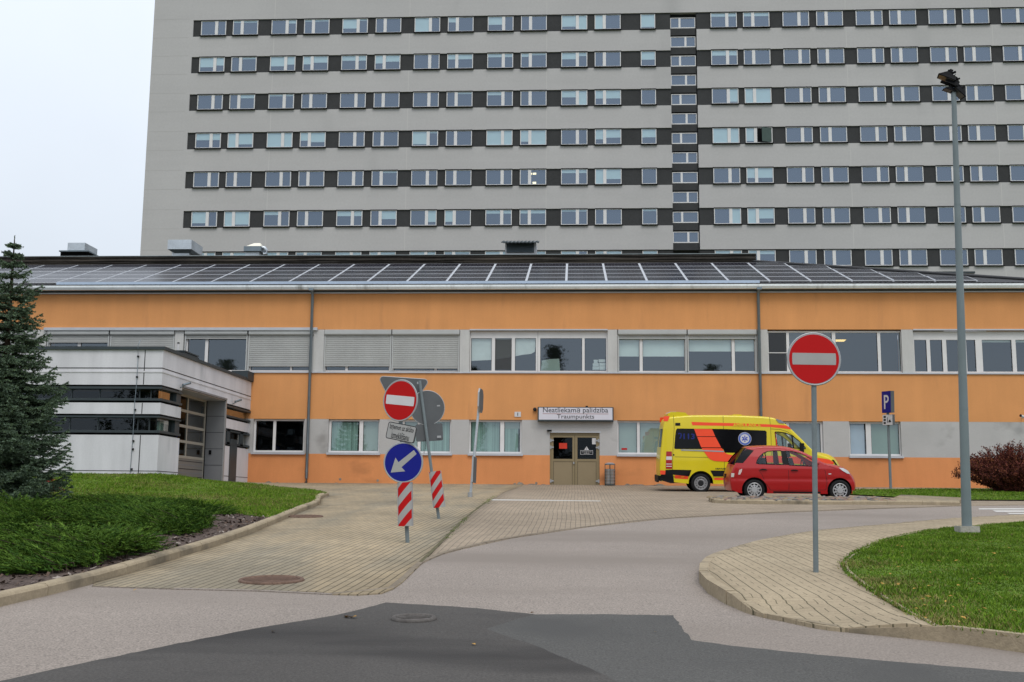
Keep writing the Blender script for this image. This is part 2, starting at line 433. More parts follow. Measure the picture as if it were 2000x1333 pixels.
M_felt = mat('roofing_felt', (.055, .048, .042), .95, .3, .7, .2, 12, .4, 30, dirt=((.12, .10, .08), .6, .58, (.2, 1, 3)))
M_oldconc = mat('weathered_concrete', (.27, .25, .20), .95, .3, 1.2, .2, 15, .3, 30, dirt=((.05, .045, .04), 1.2, .5, (.5, 1, .6)))
M_roof = mat('dark_roof_sheet', (.045, .045, .048), .6, .1, 1)
M_ltblue = mat('pale_blue_flashing', (.42, .50, .62), .4, .06, 1, metal=.3)
M_asphalt = None
def asphalt(name, col, big, speck, bscale=160, patch=None):
    return mat(name, col, .92, big, .22, speck, 55, .35, bscale, spec=.3, dirt=patch)
M_road = asphalt('pale_worn_asphalt', (.254, .216, .187), .11, .42, patch=((.212, .179, .153), .25, .50, (.35, 1.2, 1)))
M_patch = asphalt('fresh_dark_asphalt', (.072, .066, .061), .20, .30, patch=((.036, .033, .031), .5, .50, (.45, 1.4, 1)))
M_patch2 = asphalt('grey_asphalt_patch', (.084, .081, .076), .12, .30, patch=((.068, .066, .063), .6, .52, (1.1, .8, 1)))
M_pave = paving('tan_block_paving', (.345, .275, .182), (.305, .248, .170), (.125, .105, .075), .8, .105, R(92), .010, big=.16, tint=(.80, .85, .92))
M_pave2 = paving('grey_block_paving', (.295, .238, .178), (.270, .220, .166), (.17, .14, .11), .8, .105, R(90), .008)
M_path = paving('footpath_blocks', (.340, .275, .190), (.305, .25, .175), (.115, .10, .065), .2, .2, R(88), .012, weave=.2)
M_kerb = mat('concrete_kerb', (.325, .264, .182), .9, .12, 1.2, .12, 25, .3, 60, dirt=((.16, .135, .10), 1.3, .54, (1, 1, 1)))
M_lawn = mat('turf', (.085, .140, .016), .95, .3, .9, .35, 22, .6, 40, spec=.2, dirt=((.16, .14, .05), .7, .66, (1, 1, 1)))
M_mulch = mat('bark_mulch', (.085, .062, .052), .95, .35, 4, .6, 45, .8, 40, spec=.2)
M_earth = mat('earth', (.10, .09, .06), .95, .2, 1)
M_paint = mat('white_road_paint', (.50, .48, .45), .8, .12, 3, .12, 30)
M_iron = mat('rusty_cast_iron', (.155, .10, .075), .7, .25, 3, .2, 30, .3, 50, metal=.3)
M_iron2 = mat('grey_cast_iron', (.105, .095, .088), .7, .3, 5, .2, 30, metal=.3)
M_post = mat('grey_painted_post', (.155, .185, .195), .5, .08, 3, .06, 25)
M_lamp = mat('grey_green_lamp_post', (.155, .19, .20), .5, .08, 2, streak=.06)
M_red = mat('sign_red', (.44, .003, .004), .55, .03, 2, spec=.2)
M_signwhite = mat('sign_white', (.33, .33, .32), .5, .05, 3)
M_signwhite2 = mat('sign_white_bright', (.58, .57, .58), .5, .04, 3)
M_blue = mat('sign_blue', (.005, .010, .20), .55, .04, 2, spec=.2)
M_rim = mat('sign_aluminium', (.36, .37, .38), .45, .06, 3, metal=.4)
M_signback = mat('sign_back_grey', (.105, .112, .118), .6, .1, 2, metal=.2)
M_ink = mat('black_ink', (.012, .012, .014), .6)
G_tower = glass('tower_pane', (.66, .80, 1.0), .205, (.78, .84, .84))
G_win = glass('window_pane', (.80, .90, 1.0), .16, (.80, .85, .84), wav=.02)
G_dim = glass('tinted_pane', (.75, .85, .95), .025, (.45, .5, .5))

# ------------------------------------------------------------------ ground
M_far = mat('rough_grass', (.07, .10, .025), .95, .3, .1)
mb = MB(); n = 40                                    # one sheet to the horizon
xs = sorted(set([-600, -300, -150, -80, -60]+list(range(-40, 41, 4))+[60, 80, 150, 300, 600]))
ys = sorted(set([-600, -300, -100, -40, -20]+list(range(-16, 49, 4))+[46, 60, 100, 200, 600]))
vs = [(x, y, H(x, y)-.25) for y in ys for x in xs]; nx = len(xs)
mb.add(vs, [(j*nx+i, j*nx+i+1, (j+1)*nx+i+1, (j+1)*nx+i) for j in range(len(ys)-1) for i in range(nx-1)], M_far, smooth=True)
struct(mb.build('ground'))

tip = [(x, y) for x, y in []]
kerb_px = [(-260, 1262), (0, 1185), (150, 1150), (330, 1097), (460, 1055), (540, 1022), (590, 1000), (622, 987)]
kl = [G(x, y) for x, y in kerb_px]
kl += [(-7.62, 33.3), (-7.55, 34.0), (-7.75, 34.8), (-8.3, 36.0), (-9.6, 37.1), (-11.6, 37.6), (-13.7, 37.4)]
kl = smooth_path(kl, 5)
lane_l = kl                                          # lawn / bed edge, also left edge of the paved lane
road_edge_px = [(180, 1147), (330, 1152), (500, 1156), (620, 1158), (650, 1163), (700, 1164), (745, 1161), (768, 1152), (785, 1140), (825, 1101), (860, 1085), (900, 1074), (1000, 1052), (1150, 1030), (1300, 1014), (1500, 1003), (1700, 995), (1885, 989)]
re = [G(x, y) for x, y in road_edge_px]
far_r = [G(2250, 983), (30, 44.0), (30, D+.3), (-13.9, D+.3)]
# road: worn pale asphalt under everything
struct(sheet('road', [(-34, -14), (34, -14), (34, D), (-34, D)], 0, M_road, 2.0))
# paved lane on the left and forecourt in front of the doors
split_px = [(825, 1101), (880, 1045), (915, 1010), (950, 983), (985, 962), (1005, 955)]
sp_ = [G(x, y) for x, y in split_px]
lane = [p for p in kl if p[1] > G(180, 1147)[1]]
lane_poly = [re[0]]+re[1:10]+sp_[1:]+[(sp_[-1][0]+.2, D+.3), (-13.9, D+.3), (-13.9, 37.5)]+lane[::-1]
skirt(struct(sheet('paved_lane', lane_poly, .014, M_pave, 1.0)), .03)
fore_poly = re[9:]+[(24, 37.0), (30, 40), (30, D+.3), (sp_[-1][0]+.2, D+.3)]+sp_[1:][::-1]
skirt(struct(sheet('forecourt', fore_poly, .010, M_pave2, 2.0)), .03)
# flush edging stones between paving and asphalt
edge = smooth_path(re, 4)
M_edge = mat('edging_stone', (.20, .165, .125), .95, .15, 2, .15, 25)
kerb('edging', smooth_path(re[:5], 4), .017, .05, M_road, side=1, step=1.0)
kerb('edging', smooth_path(re[4:], 4), .024, .07, M_edge, side=1, step=1.0)
kerb('lane_edging', smooth_path(sp_[:4], 4), .026, .045, mat('mossy_edging', (.11, .10, .06), .95, .2, 3), side=1, step=.8)
# dark patches in the asphalt
d1 = [(-700, 1500), (-80, 1350), (20, 1327), (170, 1295), (330, 1262), (480, 1232), (640, 1206), (700, 1193), (752, 1178), (840, 1183), (930, 1189), (1042, 1201), (950, 1230), (1050, 1265), (1130, 1297), (1210, 1333), (1330, 1390), (1600, 1560)]
d2 = [(1042, 1201), (1180, 1201), (1315, 1203), (1335, 1232), (1352, 1252), (1450, 1265), (1700, 1290), (2000, 1315), (2250, 1335), (2600, 1560), (1600, 1560), (1330, 1390), (1210, 1333), (1130, 1297), (1050, 1265), (950, 1230)]
def jag(poly, a=.014):
    out = []
    for i, p in enumerate(poly):
        q = poly[(i+1) % len(poly)]
        p = Vector(p); q = Vector(q); n_ = max(1, int((q-p).length/.10))
        if (q-p).length > 6: n_ = 1
        for j in range(n_):
            t = p.lerp(q, j/n_); rr = random.Random(int(t.x*977+t.y*3571))
            out.append((t.x+rr.uniform(-a, a), t.y+rr.uniform(-a, a)))
    return out
struct(sheet('asphalt_patch', jag([G(x, y) for x, y in d1]), .005, M_patch, 1.0))
struct(sheet('asphalt_patch', jag([G(x, y) for x, y in d2]), .0045, M_patch2, 1.0))
# left bed: kerb, mulch, lawn
kerb('kerb', kl, .13, .14, M_kerb, side=1, step=1.0, gap=.01)
inner = []
for i, p in enumerate(kl):
    a = Vector(kl[max(i-1, 0)]); c = Vector(kl[min(i+1, len(kl)-1)]); dd = (c-a).normalized(); nn = Vector((-dd.y, dd.x))
    q = Vector(p)+nn*.12; inner.append((q.x, q.y))
bed = inner+[(-13.72, AYF), (-40, AYF), (-40, 6), (inner[0][0]-3, inner[0][1])]
skirt(struct(sheet('planting_bed', bed, .10, M_mulch, 1.5)), .1)
lawn_l_px = [(640, 968), (600, 985), (545, 1003), (500, 1014), (420, 1000), (330, 985), (250, 978), (100, 975)]
ll = [G(x, y, .1) for x, y in lawn_l_px]
split_i = min(range(len(inner)), key=lambda i: (Vector(inner[i])-Vector(ll[3])).length)
lawn_l = inner[split_i:]+[(-13.72, AYF), (-40, AYF), (-40, 27), (ll[-1][0]-2, ll[-1][1])]+ll[4:][::-1]
skirt(struct(sheet('lawn', lawn_l, .125, M_lawn, 1.0)), .05)
# right footpath and lawn
pk_px = [(2300, 1001), (2150, 1004), (2000, 1009), (1860, 1017), (1750, 1027), (1660, 1035), (1590, 1044), (1500, 1063), (1430, 1088), (1400, 1107), (1387, 1127), (1392, 1146), (1420, 1168), (1480, 1197), (1550, 1213), (1632, 1229), (1720, 1235), (1800, 1243), (1900, 1256), (2000, 1270), (2300, 1310)]
pk = smooth_path([G(x, y) for x, y in pk_px], 5)
n_pk = len(pk)-1
def kh(t):
    i = t*20
    pts = [(0, .03), (5, .03), (7, .06), (9, .13), (11, .15), (12.6, .14), (13.2, .04), (15.2, .03), (16.5, .13), (20, .15)]
    for (a, ha), (c, hc) in zip(pts, pts[1:]):
        if i <= c: return ha+(hc-ha)*(i-a)/(c-a)
    return .14
# arc-length parameter -> control index
cum = [0]
for a, c in zip(pk, pk[1:]): cum.append(cum[-1]+(Vector(c)-Vector(a)).length)
def hf(t):
    s_ = t*cum[-1]; i = min(range(len(cum)), key=lambda q: abs(cum[q]-s_))
    return kh(i/(len(pk)-1))
kerb('kerb', pk, .12, .14, M_kerb, side=-1, step=.9, hf=hf)
pin = []
for i, p in enumerate(pk):
    a = Vector(pk[max(i-1, 0)]); c = Vector(pk[min(i+1, len(pk)-1)]); dd = (c-a).normalized(); nn = Vector((dd.y, -dd.x))
    q = Vector(p)+nn*.125; pin.append((q.x, q.y))
i15 = int(15.8/20*n_pk)
lr_px = [(2300, 1011), (2150, 1014), (2000, 1019), (1880, 1029), (1800, 1037), (1740, 1050), (1690, 1068), (1660, 1083), (1645, 1097), (1648, 1112), (1665, 1128), (1720, 1166), (1780, 1200), (1822, 1224)]
lr = smooth_path([G(x, y, .12) for x, y in lr_px], 4)
path_poly = pin[:i15]+lr[::-1]
struct(sheet('footpath', path_poly, .03, M_path, .5))
# the path rises to the kerb top: lift by the kerb height nearby
fp = bpy.data.objects['footpath']
for v in fp.data.vertices:
    i = min(range(0, len(pk)), key=lambda q: (pk[q][0]-v.co.x)**2+(pk[q][1]-v.co.y)**2)
    dd = math.hypot(pk[i][0]-v.co.x, pk[i][1]-v.co.y)
    tgt = .105
    hk = kh(i/(len(pk)-1))-.006
    f = min(1, dd/1.1)
    v.co.z = H(v.co.x, v.co.y)+hk*(1-f)+tgt*f
skirt(fp, .12)
i17 = int(17.0/20*n_pk)
lawn_r = lr+pin[i17:]
skirt(struct(sheet('lawn', lawn_r, .118, M_lawn, .8)), .12)
kerb('lawn_edging', lr, .125, .06, M_kerb, side=1, step=1.0)
# strip of grass and path before the wall on the far right
struct(sheet('lawn', [G(1655, 968), G(1760, 974), G(1880, 979), G(2060, 980), (26, 40.5), (26, 45.2), G(1800, 957.5), G(1672, 959)], .05, M_lawn, 1.0))
# island with cobbles
isl_px = [(1386, 979), (1400, 984), (1500, 986), (1600, 986.5), (1700, 987), (1800, 987.5), (1875, 989)]
isl = smooth_path([(WX(1402, 34.3, 971), 34.3), (WX(1388, 33.5, 975), 33.5)]+[G(x, y) for x, y in isl_px], 4)
kerb('kerb', isl, .13, .14, M_kerb, side=1, step=.5, gap=.004)
back = [G(1880, 979.5), G(1760, 973.5), (WX(1745, 34.4, 968), 34.4)]
ibp = [(p[0]+(.1 if i < 6 else 0), p[1]+(.1 if i > 5 else 0)) for i, p in enumerate(isl)]+back
skirt(struct(sheet('island_paving', ibp, .115, M_pave, 1.0)), .15)
cob = MB();  M_cob = [mat('cobble_%s' % nm, c, .85, .15, 6, .1, 40) for nm, c in (('grey', (.19, .175, .16)), ('pink', (.23, .15, .12)), ('dark', (.09, .085, .08)), ('tan', (.25, .19, .12)))]
c0 = isl[4]; c1 = G(1745, 985)
for i in range(900):
    x = random.uniform(c0[0]-.3, c1[0]); y = random.uniform(31.8, 35.2)
    if not inside(ibp, x, y): continue
    r = random.uniform(.06, .12); hh = random.uniform(.035, .065); z = H(x, y)+.10; a0 = random.random()*6
    ring = []
    for q, (rr, zz) in enumerate(((1, 0), (.92, .5), (.6, .9))):
        for j in range(7):
            a = a0+j*2*math.pi/7; s_ = r*rr*(1+.15*math.sin(j*2.1+i))
            ring.append((x+s_*math.cos(a), y+s_*.8*math.sin(a), z+hh*zz))
    ring.append((x, y, z+hh))
    fs = [(q*7+j, q*7+(j+1) % 7, (q+1)*7+(j+1) % 7, (q+1)*7+j) for q in range(2) for j in range(7)]+[(14+j, 14+(j+1) % 7, 21) for j in range(7)]
    cob.add(ring, fs, random.choice(M_cob), smooth=True)
tag(cob.build('cobbles'), 'rounded grey and pink cobbles packed in the kerbed island before the red car', 'cobbles', kind='stuff')
# painted lines
def stripe(pxs, name='road_marking', off=.0185):
    return struct(sheet(name, [G(x, y) for x, y in pxs], off, M_paint, 2.0))
stripe([(960, 976.4), (1060, 977.6), (1173, 979.2), (1173, 980.3), (1060, 979.2), (960, 978.4)], off=.0125)
for q in ([(1911, 993.6), (2080, 993), (2080, 996), (1913, 996)], [(1938, 997.6), (2080, 997.5), (2080, 1001), (1946, 1001)], [(1966, 1002.6), (2080, 1002.8), (2080, 1005.6), (1972, 1005)]):
    stripe(q, off=.006)
# manhole covers
def manhole(px, py, rx, label, m, off, ring=True):
    x, y = G(px, py); sc = rx/F*math.hypot(y, 1); r = sc
    t = thing('manhole_cover', label, 'manhole cover', (x, y, H(x, y)))
    M = Matrix.Translation((x, y, H(x, y)+off)) @ Matrix.Rotation(math.atan(.05), 4, 'X')
    a = MB(); a.torus((0, 0, 0), r*.96, .03, m, 'z', 40, 6, M); a.build('rim', t)
    c = MB(); c.cyl((0, 0, -.03), r*.93, .034, m, 'z', 40, M=M)
    q = -r*.8
    while q < r*.8:
        hl = math.sqrt((r*.86)**2-q*q)
        c.box(-hl, hl, q-.018, q+.018, .004, .012, m, M); q += .075
    c.build('lid', t)
    return t
manhole(530, 1137, 61, 'large ribbed rusty manhole cover in the paved lane near the asphalt', M_iron, .014)
manhole(597, 1011, 33, 'small rusty manhole cover by the far end of the left kerb', M_iron, .014)
manhole(808, 1211, 40, 'grey cast manhole cover set in the dark asphalt', M_iron2, .006)
# ================================================================== hospital tower
TY = 85.0
def tx(px): return W(px, 270, TY)[0]
def tz(py): return W(1250, py, TY)[1]
tower = thing('hospital_tower', 'tall grey hospital block with dark window bands rising behind the orange building', 'building', (tx(1000), TY+8, 2.3))
rows = [(26, 59), (99.5, 132), (174, 207), (250.5, 284), (328.5, 362), (407, 441), (488, 523)]
rz = [(tz(b_), tz(a_)) for a_, b_ in rows]
XL = tx(287); XR = tx(2250); SX0, SX1 = tx(1312), tx(1364); BL = tx(366)
ztop = tz(-160); z0 = 2.3
wall = MB()
# horizontal grey bands between the dark strips, left block and right block
edges = [ztop]+[q for lo, hi in rz for q in (hi, lo)]+[z0]
for i in range(0, len(edges), 2):
    hi, lo = edges[i], edges[i+1]
    wall.box(BL, SX0, TY, TY+.4, lo, hi, M_tower); wall.box(SX1, XR, TY, TY+.4, lo, hi, M_tower)
wall.box(XL, BL, TY, TY+.4, z0, ztop, M_tower)
wall.box(SX0, SX1, TY, TY+.4, tz(26), ztop, M_tower)
wall.box(XL, XL+.4, TY+.4, TY+16, z0, ztop, M_tower); wall.box(XR-.4, XR, TY+.4, TY+16, z0, ztop, M_tower)
wall.box(XL+.4, XR-.4, TY+15.6, TY+16, z0, ztop, M_tower)
# expansion joints: narrow pale lines, and thin horizontal pour lines on the blank end
for px in (527, 795, 1067, 1660, 1950):
    X = tx(px)
    for i in range(0, len(edges), 2):
        wall.box(X-.03, X+.03, TY-.004, TY, edges[i+1]+.02, edges[i]-.02, mat('joint_mastic', (.50, .49, .475), .9))
for lo, hi in rz:
    for z in (lo-.06, hi+.12):
        wall.box(XL+.05, BL-.3, TY-.003, TY, z-.022, z+.022, mat('pour_line', (.41, .40, .39), .9))
wall.build('wall', tower)
rf = MB(); rf.box(XL-.2, XR+.2, TY-.2, TY+16.2, ztop, ztop+.4, M_steel); rf.build('roof', tower)
for lo, hi in rz:
    for a_, c_ in ((BL, SX0), (SX1, XR)):
        s_ = MB(); s_.box(a_, c_, TY+.10, TY+.4, lo, hi, M_charcoal); s_.build('window_band', tower)
# stair shaft
st = MB(); st.box(SX0, SX1, TY+.55, TY+.9, z0, tz(26), M_charcoal)
st.box(SX0-.01, SX0, TY+.4, TY+.9, z0, tz(26), M_tower); st.box(SX1, SX1+.01, TY+.4, TY+.9, z0, tz(26), M_tower)
sw = [tz(33)+(tz(451)-tz(33))*i/11 for i in range(12)]
for i, zt in enumerate(sw):
    zn = sw[i+1] if i < 11 else zt-1.6
    st.box(SX0, SX1-.08, TY+.18, TY+.55, zn+.06, zt-.98, M_charcoal)
st.build('stair_shaft', tower)
# window templates (local: x 0..w, z 0..h, front at y 0)
hW = rz[3][1]-rz[3][0]-.13; wW = tx(1016+51)-tx(1016); wS = tx(1282)-tx(1253)
def tw_mesh(w_, h_, mul, mb_=None, M=None, mulw=.25, sill=True):
    mb_ = mb_ or MB(); f = .075
    mb_.box(0, w_, 0, .10, 0, f, M_white, M); mb_.box(0, w_, 0, .10, h_-.05, h_, M_white, M)
    mb_.box(0, f*.8, 0, .10, f, h_-.05, M_white, M); mb_.box(w_-f*.8, w_, 0, .10, f, h_-.05, M_white, M)
    if mul: mb_.box(mul*w_-mulw/2, mul*w_+mulw/2, -.005, .10, f, h_-.05, M_white, M)
    mb_.box(.01, w_-.01, .092, .098, .01, h_-.01, mat('ward_interior', (.05, .055, .065), .9), M)
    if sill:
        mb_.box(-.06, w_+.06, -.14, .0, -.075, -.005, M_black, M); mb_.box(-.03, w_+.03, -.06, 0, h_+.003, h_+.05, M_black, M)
    return mb_
def tp_mesh(w_, h_, mb_=None, M=None):
    mb_ = mb_ or MB(); return mb_.quad((.06, .045, .07), (w_-.06, .045, .07), (w_-.06, .045, h_-.05), (.06, .045, h_-.05), G_tower, M)
def tb_mesh(w_, h_, mul, lft, rgt, mb_=None, M=None):
    mb_ = mb_ or MB(); hh = h_-.12
    spans = [(.06, mul*w_-.12 if mul else w_-.06, lft)]
    if mul: spans.append((mul*w_+.12, w_-.06, rgt))
    for a_, c_, q in spans:
        if q: mb_.box(a_, c_, .07, .085, .07+hh*(1-q/9), .07+hh, M_towerblind, M)
    return mb_
left_px = [382, 445, 521.5, 586, 662, 728, 805, 871, 950, 1016, 1096, 1162]
right_px = [1392, 1456.5, 1535, 1602, 1680.5, 1747, 1825, 1891.5, 1969]
BL_ = {0: '00 11 02 11 61 00 90 30 50 00 79 90 8 22 22', 1: '65 01 65 54 33 54 00 33 22 21 42 00 5 33 00',
       2: '00 02 11 00 00 00 00 01 20 00 49 55 0 08 99', 3: '44 97 99 56 00 00 81 00 99 79 00 65 5 99 80',
       4: '00 00 00 00 00 01 00 00 00 00 22 96 0 00 66', 5: '70 98 20 00 33 05 07 70 22 22 11 00 1 09 96', 6: '33 44 22 11 33 22 44 11 22 22 20 22 3 22 22'}
allpx = [(p, j % 2) for j, p in enumerate(left_px)]+[(1253, 2)]+[(p, j % 2) for j, p in enumerate(right_px)]
MUL = (.62, .37, 0)
shared = {}
def getmesh(key, fn):
    if key not in shared:
        o = fn().build('window', origin=(0, 0, 0)); shared[key] = o.data; bpy.data.objects.remove(o)
    return shared[key]
rest = MB(); to = Vector(ORG[tower.as_pointer()])
for r_ in range(7):
    bl = BL_[r_].split()+['00']*7
    for j, (px, typ) in enumerate(allpx):
        x = tx(px); z = rz[r_][0]+.07; mul = MUL[typ]; w_ = wS if typ == 2 else wW
        lf = int(bl[j][0]); rg = int(bl[j][-1])
        if r_ in (2, 3, 4, 5):
            o = link('window', getmesh(('w', typ), lambda: tw_mesh(w_, hW, mul)), tower); o.location = Vector((x, TY-.02, z))-to
            p_ = link('pane', getmesh(('p', typ == 2), lambda: tp_mesh(w_, hW)), o)
            if lf or rg:
                link('blind', getmesh(('b', typ, lf, rg), lambda: tb_mesh(w_, hW, mul, lf, rg)), o)
            if (r_, j) == (3, 14):                      # one casement stands open
                q = MB(); q.box(mul*w_+.13, w_-.06, .03, .036, .08, hW-.06, M_black); q.add([(mul*w_+.45, -.30, .08), (w_-.06, .028, .08), (w_-.06, .028, hW-.06), (mul*w_+.45, -.30, hW-.06)], [(0, 1, 2, 3), (3, 2, 1, 0)], mat('open_sash_green', (.13, .19, .17), .3)); qo = q.build('open_casement', origin=(0, 0, 0)); qo.parent = o; qo.location = (0, 0, 0)
            if (r_, j) == (4, 9):                       # the lit room
                lamp_m = bpy.data.materials.new('lit_ceiling_lamp'); lamp_m.use_nodes = True
                bs = lamp_m.node_tree.nodes['Principled BSDF']; bs.inputs['Emission Color'].default_value = (1, .78, .35, 1); bs.inputs['Emission Strength'].default_value = 1.6
                q = MB(); q.box(.80, .95, .08, .09, .88, 1.03, lamp_m); q.box(1.02, 1.30, .08, .09, .88, 1.03, lamp_m); q.box(1.02, 1.30, .08, .09, .12, .28, lamp_m)
                qo = q.build('ceiling_lamp', origin=(0, 0, 0)); qo.parent = o; qo.location = (0, 0, 0)
        else:
            M = Matrix.Translation((x, TY-.02, z))
            tw_mesh(w_, hW, mul, rest, M); tp_mesh(w_, hW, rest, M)
            if lf or rg: tb_mesh(w_, hW, mul, lf, rg, rest, M)
ro = rest.build('window_row', tower); ro['kind'] = 'stuff'
for i, zt in enumerate(sw):
    typ = i % 2; w_ = SX1-SX0-.10; h_ = .9
    o = link('stair_window', getmesh(('s', typ), lambda: tw_mesh(w_, h_, (.37, .6)[typ], mulw=.16, sill=False)), tower); o.location = Vector((SX0+.02, TY+.22, zt-.95))-to
    link('pane', getmesh(('sp',), lambda: tp_mesh(w_, h_)), o)

# ================================================================== orange emergency building
def mz(py): return WZ(py, D)
def mx(px, py=850): return WX(px, D, py)
EB = thing('emergency_building', 'two storey orange and grey hospital building with a long window band and dark roof', 'building', (mx(1000), D, 2.29))
zg = mz(948.5); xl, xr = -46.0, mx(2150)
zt = mz(573); u1, u0 = mz(644), mz(729.5); b1, b0 = mz(820.5), mz(889)
wl = MB(); TH = .4
wl.box(xl, xr, D, D+TH, u1, zt, M_orange)
wl.box(xl, xr, D, D+TH, b1, u0, M_orange)
dx0, dx1, dz1 = mx(1074), mx(1171), mz(845)
ax0 = mx(478)
for a_, c_ in ((-14.2, dx0), (dx1, mx(1668))): wl.box(a_, c_, D, D+TH, zg-.25, b0, M_orange2)
wl.box(mx(1668), xr, D, D+TH, mz(948.5), b0, M_orange2)
wl.box(xl, -14.2, D, D+TH, zg-.25, b1, M_orange)
wl.box(mx(1668), xr, D+.18, D+TH, zg-.5, mz(948.5), M_charcoal)
for q in (xl, xr-.4): wl.box(q, q+.4, D+TH, D+14, zg-.25, zt, M_orange)
wl.box(xl, xr, D+13.6, D+14, zg-.25, zt, M_orange)
wl.build('wall', EB)
lows = [(494, 594), (641, 741), (785, 881), (916, 1019), (1206, 1304), (1515, 1608), (1659, 1760)]
cur = -14.2
for a_, c_ in sorted([(mx(p), mx(q)) for p, q in lows]+[(dx0, dx1)]):
    gb = MB(); gb.box(cur, a_, D+.002, D+TH-.002, b0, b1, M_greyband); gb.build('wall_band', EB); cur = c_
gb = MB(); gb.box(cur, xr-.002, D+.002, D+TH-.002, b0, b1, M_greyband); gb.build('wall_band', EB)
gb = MB(); gb.box(dx0, dx1, D+.002, D+TH-.002, dz1, b1, M_greyband)
gb.build('wall_band', EB)
pil = [(70, 88), (340, 357), (612, 632), (898, 917), (1187, 1206), (1480, 1500), (1762, 1785), (2052, 2075)]
for a_, c_ in [(-218, -200)]+pil:
    q = MB(); q.box(mx(a_, 690), mx(c_, 690), D+.004, D+.5, u0, u1, M_concrete); q.build('pillar', EB)
# sills
sl_ = MB(); sl_.box(xl, xr, D-.06, D+.02, u0-.005, u0+.05, M_sill); sl_.build('sill', EB)

def window(px0, px1, py0, py1, panes, top=None, frame=M_white, fw=.07, rec=.10, back=M_dark, pane=None, pyr=None, name='window', blinds=(), parent=None, sill=None, deep=.6, box=None):
    """window in the front wall: outer px rectangle, list of pane px spans, optional solid panel above py `top`"""
    yr = (py0+py1)/2
    X0, X1 = mx(px0, yr), mx(px1, yr); Z1, Z0 = mz(py0), mz(py1); Y = D+rec
    g = MB()
    zt_ = mz(top) if top else Z1-fw; zb = mz(pyr) if pyr else Z0+fw
    g.box(X0, X1, Y, Y+.08, Z0, zb, frame); g.box(X0, X1, Y, Y+.08, zt_, Z1, frame)
    cur = X0
    for a_, c_ in panes:
        g.box(cur, mx(a_, yr), Y, Y+.08, zb, zt_, frame); cur = mx(c_, yr)
    g.box(cur, X1, Y, Y+.08, zb, zt_, frame)
    g.box(X0, X1, Y+deep, Y+deep+.02, Z0, Z1, back); g.box(X0, X1, Y+.08, Y+deep, Z0-.02, Z0, back); g.box(X0, X1, Y+.08, Y+deep, Z1, Z1+.02, back)
    o = g.build(name, EB)
    p_ = MB()
    for a_, c_ in panes:
        x0, x1 = mx(a_, yr), mx(c_, yr); p_.quad((x0, Y+.05, zb), (x1, Y+.05, zb), (x1, Y+.05, zt_), (x0, Y+.05, zt_), pane or G_win)
        # thin dark gasket round the glass
        for s_ in ((x0, x0+.015, zb, zt_), (x1-.015, x1, zb, zt_)): p_.box(s_[0], s_[1], Y+.03, Y+.045, s_[2], s_[3], M_ink)
    p_.build('pane', o)
    for bl in blinds:
        a_, c_, pa, pb, m_ = bl[:5]
        q = MB()
        if m_ is M_vert:                              # vertical slats, slightly turned
            x = mx(a_, yr); x1 = mx(c_, yr)
            while x < x1-.02:
                q.box(x, x+.085, Y+.13+.012*math.sin(x*40), Y+.135+.012*math.sin(x*40), mz(pb), mz(pa), m_); x += .088
        else:
            q.box(mx(a_, yr), mx(c_, yr), Y+.12, Y+.13, mz(pb), mz(pa), m_)
        q.build('blind', o)
    if sill:
        q = MB(); q.box(X0-.04, X1+.06, D-.09, D+rec, Z0-.10, Z0-.005, M_sill); q.build('sill', o)
    return o
def shutter(px0, px1, py0, py1, boxtop=644, boxbot=655.5):
    yr = 690; X0, X1 = mx(px0, yr), mx(px1, yr)
    g = MB(); Z = mz(boxbot)
    g.prism([(D+.0, Z), (D-.05, Z+.06), (D-.05, mz(boxtop)-.03), (D+.0, mz(boxtop)-.004), (D+.3, mz(boxtop)-.004), (D+.3, Z)], X0+.012, X1-.012, M_shutbox, 'x')
    o = g.build('roller_shutter', EB)
    s_ = MB(); z = Z; zb = mz(py1); pitch = .088
    prof = []
    while z > zb+.02:
        zz = max(z-pitch, zb)
        prof += [(D+.066, z), (D+.055, z-.015), (D+.052, (z+zz)/2), (D+.055, zz+.010), (D+.066, zz+.003)]; z = zz
    vs = [(X0+.05, y, zq) for y, zq in prof]+[(X1-.05, y, zq) for y, zq in prof]; n_ = len(prof)
    if n_: s_.add(vs, [(i, n_+i, n_+i+1, i+1) for i in range(n_-1)], M_shutter)
    s_.box(X0+.05, X1-.05, D+.04, D+.085, zb-.06, zb, M_shutter)
    s_.build('slats', o)
    for x in (X0+.0, X1-.055): r_ = MB(); r_.box(x, x+.05, D+.03, D+.10, mz(727), Z, M_shutbox); r_.build('guide_rail', o)
    return o
UW = dict(py0=656, py1=727, rec=.13)
# upper storey, bay by bay
shutter(-98, 70, 655, 724)
window(-190, 69, panes=[(-180, -110), (-92, 60)], **UW)
for a_, c_, zb in ((90, 211, 667), (213, 339, 723)): shutter(a_, c_, 655, zb)
window(90, 339, panes=[(94, 148), (154, 209), (217, 270), (276, 335)], **UW)
window(359, 484, panes=[(364, 398), (404, 480)], frame=M_white, blinds=[(398.5, 403, 660, 724, M_white)], **UW)
shutter(359, 482, 655, 659.5, boxbot=655)
shutter(484, 612, 655, 714); window(486, 611, panes=[(489, 566), (570, 607)], **UW)
shutter(632.5, 764, 655, 713.5); window(633, 764, panes=[(636, 674), (679, 759)], **UW)
shutter(765, 897.5, 655, 717.5); window(765, 897, panes=[(769, 848), (853, 893)], **UW)
cl = mat('hanging_white_cloth', (.66, .70, .68), .9, .08, 3)
wl4 = window(917.5, 1050, 646, 727, [(919.5, 960), (966.5, 999), (1005.5, 1046.5)], top=660, rec=.13, blinds=[])
q = MB()                                               # cloth hung across inside the window, sagging to the right
